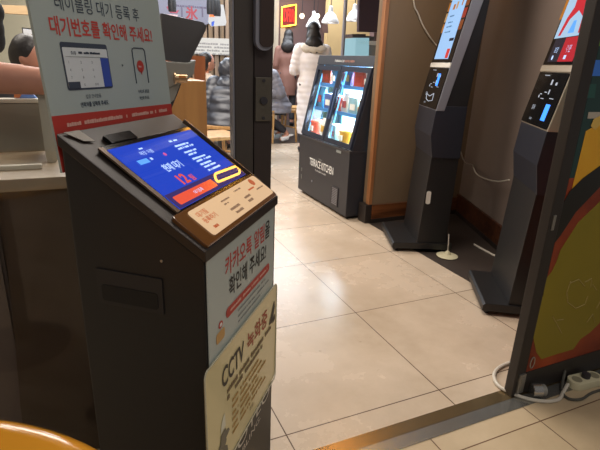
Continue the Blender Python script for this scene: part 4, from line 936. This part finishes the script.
# ------------------------------------------------------------------ restaurant furniture far away
CHW = wood('pale_chair_wood', '#a57a48', '#c49a62', .4, 'Z', 3)
def stool(loc, yaw, label, back=True):
    t = thing('wooden_chair', loc, label, 'chair', 'wooden chairs in the dining area'); T = Matrix.Translation(Vector(loc)) @ Matrix.Rotation(yaw, 4, 'Z')
    MB().box((0, 0, .44), (.42, .42, .035), T, .01).build('seat', CHW, t)
    for sx_, sy_ in ((-1, -1), (1, -1), (-1, 1), (1, 1)):
        MB().tube([T @ Vector((sx_ * .18, sy_ * .18, .43)), T @ Vector((sx_ * .20, sy_ * .20, 0))], [.018, .014], 8).build('leg', CHW, t, True)
    MB().tube([T @ Vector((-.19, -.19, .2)), T @ Vector((.19, -.19, .2))], .011, 8).build('stretcher', CHW, t, True)
    if back:
        MB().tube([T @ Vector((-.19, -.19, .45)), T @ Vector((-.2, -.24, .80)), T @ Vector((.2, -.24, .80)), T @ Vector((.19, -.19, .45))], .014, 8).box((0, -.235, .74), (.38, .02, .08), T, .005).build('backrest', CHW, t, True)
    return t
q = pl(226, 5.0); stool((q[0], q[1], 0), math.radians(-25), 'pale wooden chair under the person in the navy jacket', False)
q = pl(279, 6.55); stool((q[0], q[1], 0), math.radians(100), 'pale wooden chair under the person in the grey jacket', False)
q = pl(298, 6.9); stool((q[0], q[1], 0), math.radians(60), 'empty pale wooden chair just left of the long white coat', True)
q = pl(212, 4.35); stool((q[0], q[1], 0), math.radians(10), 'pale wooden chair nearest the orange service desk', False)
q = pl(202, 5.9); stool((q[0], q[1], 0), math.radians(-80), 'pale wooden chair under the person in pale clothes', False)
def table(c, w, d_, label):
    t = thing('dining_table', (c[0], c[1], 0), label, 'table', 'dining tables in the restaurant')
    MB().box((c[0], c[1], .725), (w, d_, .035), None, .006).build('tabletop', CHW, t)
    for a in (-1, 1):
        for b in (-1, 1): MB().box((c[0] + a * (w / 2 - .05), c[1] + b * (d_ / 2 - .05), .355), (.045, .045, .71), None, .004).build('leg', BLACK, t)
q = pl(266, 6.6); table((q[0] - .25, q[1] + .9), .8, .7, 'wooden dining table mostly hidden behind the door post')
q = pl(232, 5.9); table((q[0] - .05, q[1] + .55), .75, .7, 'wooden dining table in front of the person in the navy jacket')
b_ = thing('bowl', (q[0] - .05, q[1] + .4, .7425), 'small white bowl on the dining table left of the door post', 'bowl')
MB().lathe([(.03, 0), (.06, .03), (.075, .055), (.070, .055), (.05, .02)], (q[0] - .05, q[1] + .4, .7425), 20).build('body', WHITE, b_, True)
# banner strip, flower-like red character, menus on the back wall
by = 8.72
Mb = frame((0, by, 0), (1, 0, 0), Z)
def wx(px, py, Y=by): q = at(px, py, Y); return q.x, q.z
def bpoly(name, pxs, m, Y=by, t=.02, par=None):
    return MB().prism([wx(x, y, Y) for x, y in pxs], frame((0, Y, 0), (1, 0, 0), Z), t).build(name, m, par)
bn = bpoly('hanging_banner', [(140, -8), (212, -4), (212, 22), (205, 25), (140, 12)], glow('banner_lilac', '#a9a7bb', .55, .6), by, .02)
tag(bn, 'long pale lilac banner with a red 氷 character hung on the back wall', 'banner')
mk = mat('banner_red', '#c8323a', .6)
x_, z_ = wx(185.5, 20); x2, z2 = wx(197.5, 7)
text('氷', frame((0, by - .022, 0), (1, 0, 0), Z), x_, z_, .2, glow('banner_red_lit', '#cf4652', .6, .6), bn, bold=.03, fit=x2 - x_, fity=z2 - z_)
d = MB(); a_ = wx(174, 4.5); b2 = wx(206, 6)
dashes(d, frame((0, by - .022, 0), (1, 0, 0), Z), a_[0], b2[0], a_[1] - .03, .035, 0, 7, .07); d.build('small_lettering', mat('banner_ink', '#4f4656', .6), bn)
bw = MB().prism([wx(x, y) for x, y in ((166, 7), (170, 13), (177, 13.5), (179, 10), (174, 11.5), (170, 10.5), (168, 6))], frame((0, by - .021, 0), (1, 0, 0), Z), .004).build('bowl_picture', mat('banner_maroon', '#8a3a48', .6), bn)
MB().prism([wx(x, y) for x, y in ((163, 14), (178, 15), (176, 18), (165, 17))], frame((0, by - .021, 0), (1, 0, 0), Z), .004).build('bowl_shade', mat('banner_tan', '#b99a98', .6), bn)
for px in (181.5, 202): 
    u = wx(px, 8); MB().box((u[0], by - .025, u[1] - .06), (.02, .008, .16)).build('divider', mat('banner_ink', '#4f4656', .6), bn)
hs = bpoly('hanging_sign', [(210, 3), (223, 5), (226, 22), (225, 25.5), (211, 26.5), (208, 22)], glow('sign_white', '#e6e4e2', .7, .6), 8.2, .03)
tag(hs, 'white hanging sign card with orange and blue marks left of the door post', 'sign')
MB().prism([wx(x, y, 8.2) for x, y in ((209, 12), (214, 11), (214, 17), (209, 17))], frame((0, 8.169, 0), (1, 0, 0), Z), .004).build('orange_mark', ORANGET, hs)
MB().prism([wx(x, y, 8.2) for x, y in ((211, 22), (214, 21), (213, 26), (211, 26))], frame((0, 8.169, 0), (1, 0, 0), Z), .004).build('blue_mark', BLUEP, hs)
def spot(px, py, Y, label):
    c = at(px, py, Y); t = thing('spotlight', (c.x, c.y, 2.75), label, 'spotlight', 'black ceiling spotlights')
    MB().lathe([(.055, -.10), (.06, 0), (.05, .12), (.02, .14)], (c.x, c.y, c.z), 16).build('head', BLACK, t, True); MB().tube([(c.x, c.y, c.z + .14), (c.x, c.y, 2.75)], .01, 8).build('stem', BLACK, t, True)
spot(172, 4, 7.6, 'black ceiling spotlight in front of the banner, leftmost of the three'); spot(210.5, 7, 7.6, 'black ceiling spotlight at the banner end, middle of the three'); spot(217, 9, 7.8, 'black ceiling spotlight in front of the hanging sign, rightmost of the three')
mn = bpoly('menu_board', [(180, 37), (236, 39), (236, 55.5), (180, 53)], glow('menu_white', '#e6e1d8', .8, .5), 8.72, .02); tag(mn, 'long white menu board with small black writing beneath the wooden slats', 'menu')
d = MB(); Mn = frame((0, 8.699, 0), (1, 0, 0), Z)
for r in range(4):
    a_ = wx(186, 41 + r * 3.4, 8.72); b2 = wx(233, 41 + r * 3.4, 8.72); dashes(d, Mn, a_[0], b2[0], a_[1] - .04, .03, 0, 200 + r, .05)
d.build('small_lettering', mat('menu_ink', '#85807c', .6), mn)
# slats in front of the back wall left of the post
wt = thing('slat_screen', (at(205, 60, 8.75).x, 8.75, 0), 'brown slatted wooden screen on the back wall left of the door post', 'screen')
xx = at(150, 60, 8.75).x; k = 0
while xx < at(268, 60, 8.75).x:
    BX(xx, 8.72, 0, xx + .07, 8.78, 2.2).build('slat', wood('slat_a' if k % 2 else 'slat_b', '#6a5646' if k % 2 else '#53422f', '#957b60' if k % 2 else '#7f6548', .6, 'Z', 4), wt); xx += .10; k += 1
# neon sign
nY = 9.0
ns = bpoly('neon_sign', [(281, 7), (295.5, 4.5), (295, 25), (280.5, 27)], mat('sign_red_dark', '#7d1f1a', .5), nY, .03); tag(ns, 'square neon sign with yellow border and red letters above the brown coat', 'sign')
MB().tube([(lambda q: (q.x, nY - .04, q.z))(at(x, y, nY)) for x, y in ((281.2, 7.3), (288, 6), (295.3, 4.8), (295.1, 15), (294.8, 24.7), (288, 25.8), (280.8, 26.7), (281, 17))], .014, 8, True).build('neon_border', glow('neon_yellow', '#ffc63c', 5), ns, True)
a_ = wx(283, 21.5, nY); b2 = wx(293.8, 9.5, nY)
text('DFBR', frame((0, nY - .035, 0), (1, 0, 0), Z), a_[0], a_[1], .1, glow('neon_red', '#ff4038', 1.8), ns, name='neon_lettering', fit=b2[0] - a_[0], fity=b2[1] - a_[1], bold=.02)
# panel of pale posters below the neon sign
pp = bpoly('notice_sheet', [(280, 28), (285, 27.5), (285, 60), (280, 60)], mat('sheet_tan', '#b69f84', .7, 0, .2, 20), 9.0, .02); tag(pp, 'narrow tan notice sheet on the wall directly under the neon sign', 'poster')
# pendant lamps
LAMPW = mat('lamp_white', '#e8e6e4', .4)
def pendant(px, py, Y, r, label):
    c = at(px, py, Y); t = thing('pendant_lamp', (c.x, c.y, 2.75), label, 'lamp', 'white pendant lamps over the dining area')
    MB().lathe([(r, -.07), (r, -.045), (r * .86, -.015), (r * .6, .045), (r * .28, .08), (r * .22, .15), (r * .12, .16)], (c.x, c.y, c.z), 24, None, False).lathe([(r * .96, -.068), (r * .82, -.02), (r * .5, .04)], (c.x, c.y, c.z), 24, None, False).build('shade', LAMPW, t, True)
    MB().tube([(c.x, c.y, c.z + .16), (c.x, c.y, 2.75)], .006, 6).build('cord', BLACK, t); MB().ball((c.x, c.y, c.z - .03), (r * .45,) * 2 + (r * .3,), 8).build('bulb', glow('bulb_white', '#ffffff', 3), t, True)
pendant(313.5, 22.5, 7.2, .115, 'white pendant lamp nearest the long-haired person, leftmost of the three')
pendant(330.5, 18, 6.6, .125, 'white pendant lamp above the ochre wall, middle of the three')
pendant(354.5, 16, 6.6, .125, 'white pendant lamp partly hidden by the dark screen, rightmost of the three')
for px, py, l in ((302, 16, 'bare glowing round bulb hanging left of the first pendant lamp'), (317.5, 16, 'bare glowing round bulb hanging behind the first pendant lamp')):
    c = at(px, py, 7.9); t = thing('hanging_bulb', (c.x, c.y, 2.75), l, 'light bulb', 'bare hanging bulbs'); MB().ball(c, (.04,) * 3, 8).build('globe', glow('globe_warm', '#ffe9c4', 4), t, True)
    MB().tube([(c.x, c.y, c.z + .04), (c.x, c.y, 2.75)], .005, 6).build('cord', BLACK, t)
# kitchen corner
kY = 6.0
kf = bpoly('glass_cooler', [(344.5, 38.5), (357.5, 38.5), (357, 62), (343.5, 62)], glow('cooler_blue', '#9fcbd6', .75, .3), kY, .3); tag(kf, 'pale blue lit cooler box above and behind the display fridge', 'cooler')
bc = thing('back_counter', (at(367, 60, kY - .3).x, kY - .3, 0), 'grey serving counter with white edge behind the wood pillar', 'counter')
a0 = at(357.8, 40, kY - .3); a1 = at(392, 40, kY - .3)
BX(a0.x, kY - .3, a0.z - .05, a1.x, kY + .1, a0.z, .004).build('counter_edge', WHITE, bc); BX(a0.x + .02, kY - .28, 0, a1.x, kY + .05, a0.z - .05).build('front', mat('kitchen_grey', '#8d8b86', .5), bc)
pot = at(365, 36.5, kY - .1); pt = thing('cooking_pot', (pot.x, kY - .1, a0.z), 'dark low pan with pale rim on the back serving counter', 'pan')
MB().lathe([(.10, 0), (.13, .02), (.135, .06), (.12, .06), (.10, .02)], (pot.x, kY - .1, a0.z), 20).build('body', mat('pan_steel', '#5e5650', .4, .5), pt, True)
MB().tube([(pot.x - .13, kY - .1, a0.z + .05), (pot.x - .26, kY - .12, a0.z + .06)], .012, 8).build('handle', BLACK, pt, True)
kl = bpoly('wall_shelf', [(345, 34.5), (358, 34.5), (358, 38), (345, 38)], mat('shelf_dark', '#4b3b36', .5), kY - .02, .2); tag(kl, 'dark shelf top on the pale blue cooler', 'shelf')
tv = bpoly('wall_screen', [(357.5, -12), (381, -12), (378, 32.5), (356.8, 32)], mat('screen_dark', '#4a3940', .35), kY - .3, .05); tag(tv, 'dark blank hanging screen behind the wood pillar top', 'screen')
c = at(344, 30, kY - .45); tag(MB().tube([(c.x, c.y, 0), (c.x, c.y, 2.75)], .022, 12).build('metal_pole', SILVER, None, True), 'slim silver floor-to-ceiling pole above the fridge', 'pole')
sh2 = bpoly('wall_frame', [(322.5, 24), (327, 24), (327.5, 33), (322, 33)], mat('frame_brown', '#553c34', .6), 7.85, .03); tag(sh2, 'small dark framed picture right of the long-haired person', 'picture')
# left wall things
pf = bpoly('menu_picture', [(22, 27.5), (36, 29), (37, 48.5), (24.5, 47)], mat('frame_black', '#1d1b1c', .4), 4.9, .03); tag(pf, 'black-framed white food picture above the person behind the counter', 'picture')
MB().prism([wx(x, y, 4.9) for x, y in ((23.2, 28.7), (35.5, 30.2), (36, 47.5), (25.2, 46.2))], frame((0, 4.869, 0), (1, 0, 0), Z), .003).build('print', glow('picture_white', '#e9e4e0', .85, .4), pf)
MB().prism([wx(31 + 4 * math.cos(a), 38.5 + 4.5 * math.sin(a), 4.9) for a in [2 * PI * k / 18 for k in range(18)]], frame((0, 4.865, 0), (1, 0, 0), Z), .003).build('plate_print', mat('plate_grey', '#a9a49c', .5), pf)
MB().prism([wx(32.5 + 2.6 * math.cos(a), 39 + 3.3 * math.sin(a), 4.9) for a in [2 * PI * k / 14 for k in range(14)]], frame((0, 4.861, 0), (1, 0, 0), Z), .003).build('food_print', mat('food_yellow', '#e8a53c', .5), pf)
lb = bpoly('light_box', [(27, 8), (31, 8.5), (33, 16), (29, 15.5)], glow('cyan_box', '#56e0d6', 1.4), 5.8, .05); tag(lb, 'small glowing cyan light box above the framed food picture', 'sign')
sf = bpoly('bulkhead', [(-20, 5), (40, 7), (40, 16), (-20, 12)], mat('bulkhead_cream', '#bda27c', .7), 5.8, .1); tag(sf, None, None, None, 'structure'); sf.name = 'trim_9'
# dark jacket hung at the left edge
hj = thing('hanging_coat', (at(1, 30, 3.6).x - .03, 3.6, 1.0), 'black coat hanging at the far left above the counter', 'coat')
h = MB(); 
for (px, py, rx, rz) in ((1, 12, .04, .06), (0, 20, .035, .05), (1, 28, .04, .07), (0, 38, .05, .09)): q = at(px, py, 3.6); h.ball((q.x - .02, q.y, q.z), (rx, .04, rz), 8)
h = remesh(h, .01); h.build('body', mat('coat_black', '#0f0e11', .8), hj, True)
cable_top = at(1, 10, 3.6); MB().tube([(cable_top.x - .02, 3.6, cable_top.z), (cable_top.x - .02, 3.6, 2.75)], .004, 6).build('hanger_cord', BLACK, hj)

# oval ring light hung over the kiosks; it mirrors in the waiting kiosk's screen
rl = thing('ring_light', (1.86, 2.54, 2.75), 'oval warm neon ring light hung above the order kiosks', 'lamp')
e1 = Vector((.31, .34, 0)).normalized(); e2 = Vector((-e1.y, e1.x, 0)); c = Vector((1.865, 2.545, 2.14)); loop = []
for a in range(-8, 9): an = a / 8 * PI / 2; loop.append(c + e1 * (.17 + .030 * math.cos(an)) + e2 * .030 * math.sin(an))
for a in range(-8, 9): an = PI + a / 8 * PI / 2; loop.append(c - e1 * (.17) + e1 * .030 * math.cos(an) + e2 * .030 * math.sin(an))
MB().tube(loop, .008, 8, True).build('neon_tube', glow('neon_amber', '#ffb42e', 22), rl, True)
for s in (-.165, .165): q = c + e1 * s; MB().tube([q + Vector((0, 0, .01)), (q.x, q.y, 2.75)], .003, 6).build('cord', BLACK, rl)
MB().tube([c - e1 * .20, c + e1 * .20], .004, 6).build('cross_bar', BLACK, rl)

dlt = thing('added_glint_lamp', (2.0, 3.30, 2.75), 'round warm lamp added above the display fridge for a glint on the threshold', 'lamp')  # extra lamp, added so the metal threshold catches a warm glint
MB().lathe([(.10, -.10), (.115, -.10), (.115, 0), (.10, 0)], (2.0, 3.30, 2.75), 28, None, True).build('housing', BLACK, dlt, True)
MB().prism(circ(0, 0, .095, 28), Matrix.Translation((2.0, 3.30, 2.640)), .006).build('lens', glow('glint_lamp_warm', '#ffb24a', 45), dlt)

# ------------------------------------------------------------------ lights
def area(name, loc, size, energy, col, rot=(0, 0, 0), sy=None, spread=None):
    l = bpy.data.lights.new(name, 'AREA'); l.energy = energy; l.color = col; l.size = size
    if sy: l.shape = 'RECTANGLE'; l.size_y = sy
    o = bpy.data.objects.new(name, l); COL.objects.link(o); o.location = loc; o.rotation_euler = rot
    if spread: l.spread = spread
    return o
area('ceiling_light', (.9, 1.9, 2.70), 1.3, 44, (1, .90, .80), sy=1.0)
area('ceiling_light', (.4, 4.6, 2.70), 2.0, 110, (1, .93, .86), sy=1.4)
area('ceiling_light', (2.4, 7.3, 2.70), 4.4, 280, (.84, .91, 1), sy=2.0)
area('ceiling_light', (-1.2, 3.6, 2.70), 1.2, 50, (1, .90, .78), sy=1.4)
area('front_fill_light', (.6, -.9, 2.9), 1.6, 26, (1, .92, .84), sy=1.0)  # added fill from behind the camera, brightens surfaces that face it
area('fridge_light', (2.02, 3.37, 1.10), .72, 60, (.66, .88, 1), sy=.12, rot=(0, math.radians(10), math.radians(90)))
for z in (.727, .922):
    area('fridge_light', (FX + sx(z) + .12, 3.38, z), .72, 30, (.66, .88, 1), sy=.05, rot=(0, 0, math.radians(90)))
W_ = bpy.data.worlds.new('world'); SC.world = W_; W_.use_nodes = True
W_.node_tree.nodes['Background'].inputs['Color'].default_value = (.9, .86, .84, 1); W_.node_tree.nodes['Background'].inputs['Strength'].default_value = .16

SC.view_settings.view_transform = 'Standard'; SC.view_settings.look = 'None'; SC.view_settings.gamma = 1; SC.view_settings.exposure = 0.0
SC.view_settings.use_curve_mapping = False
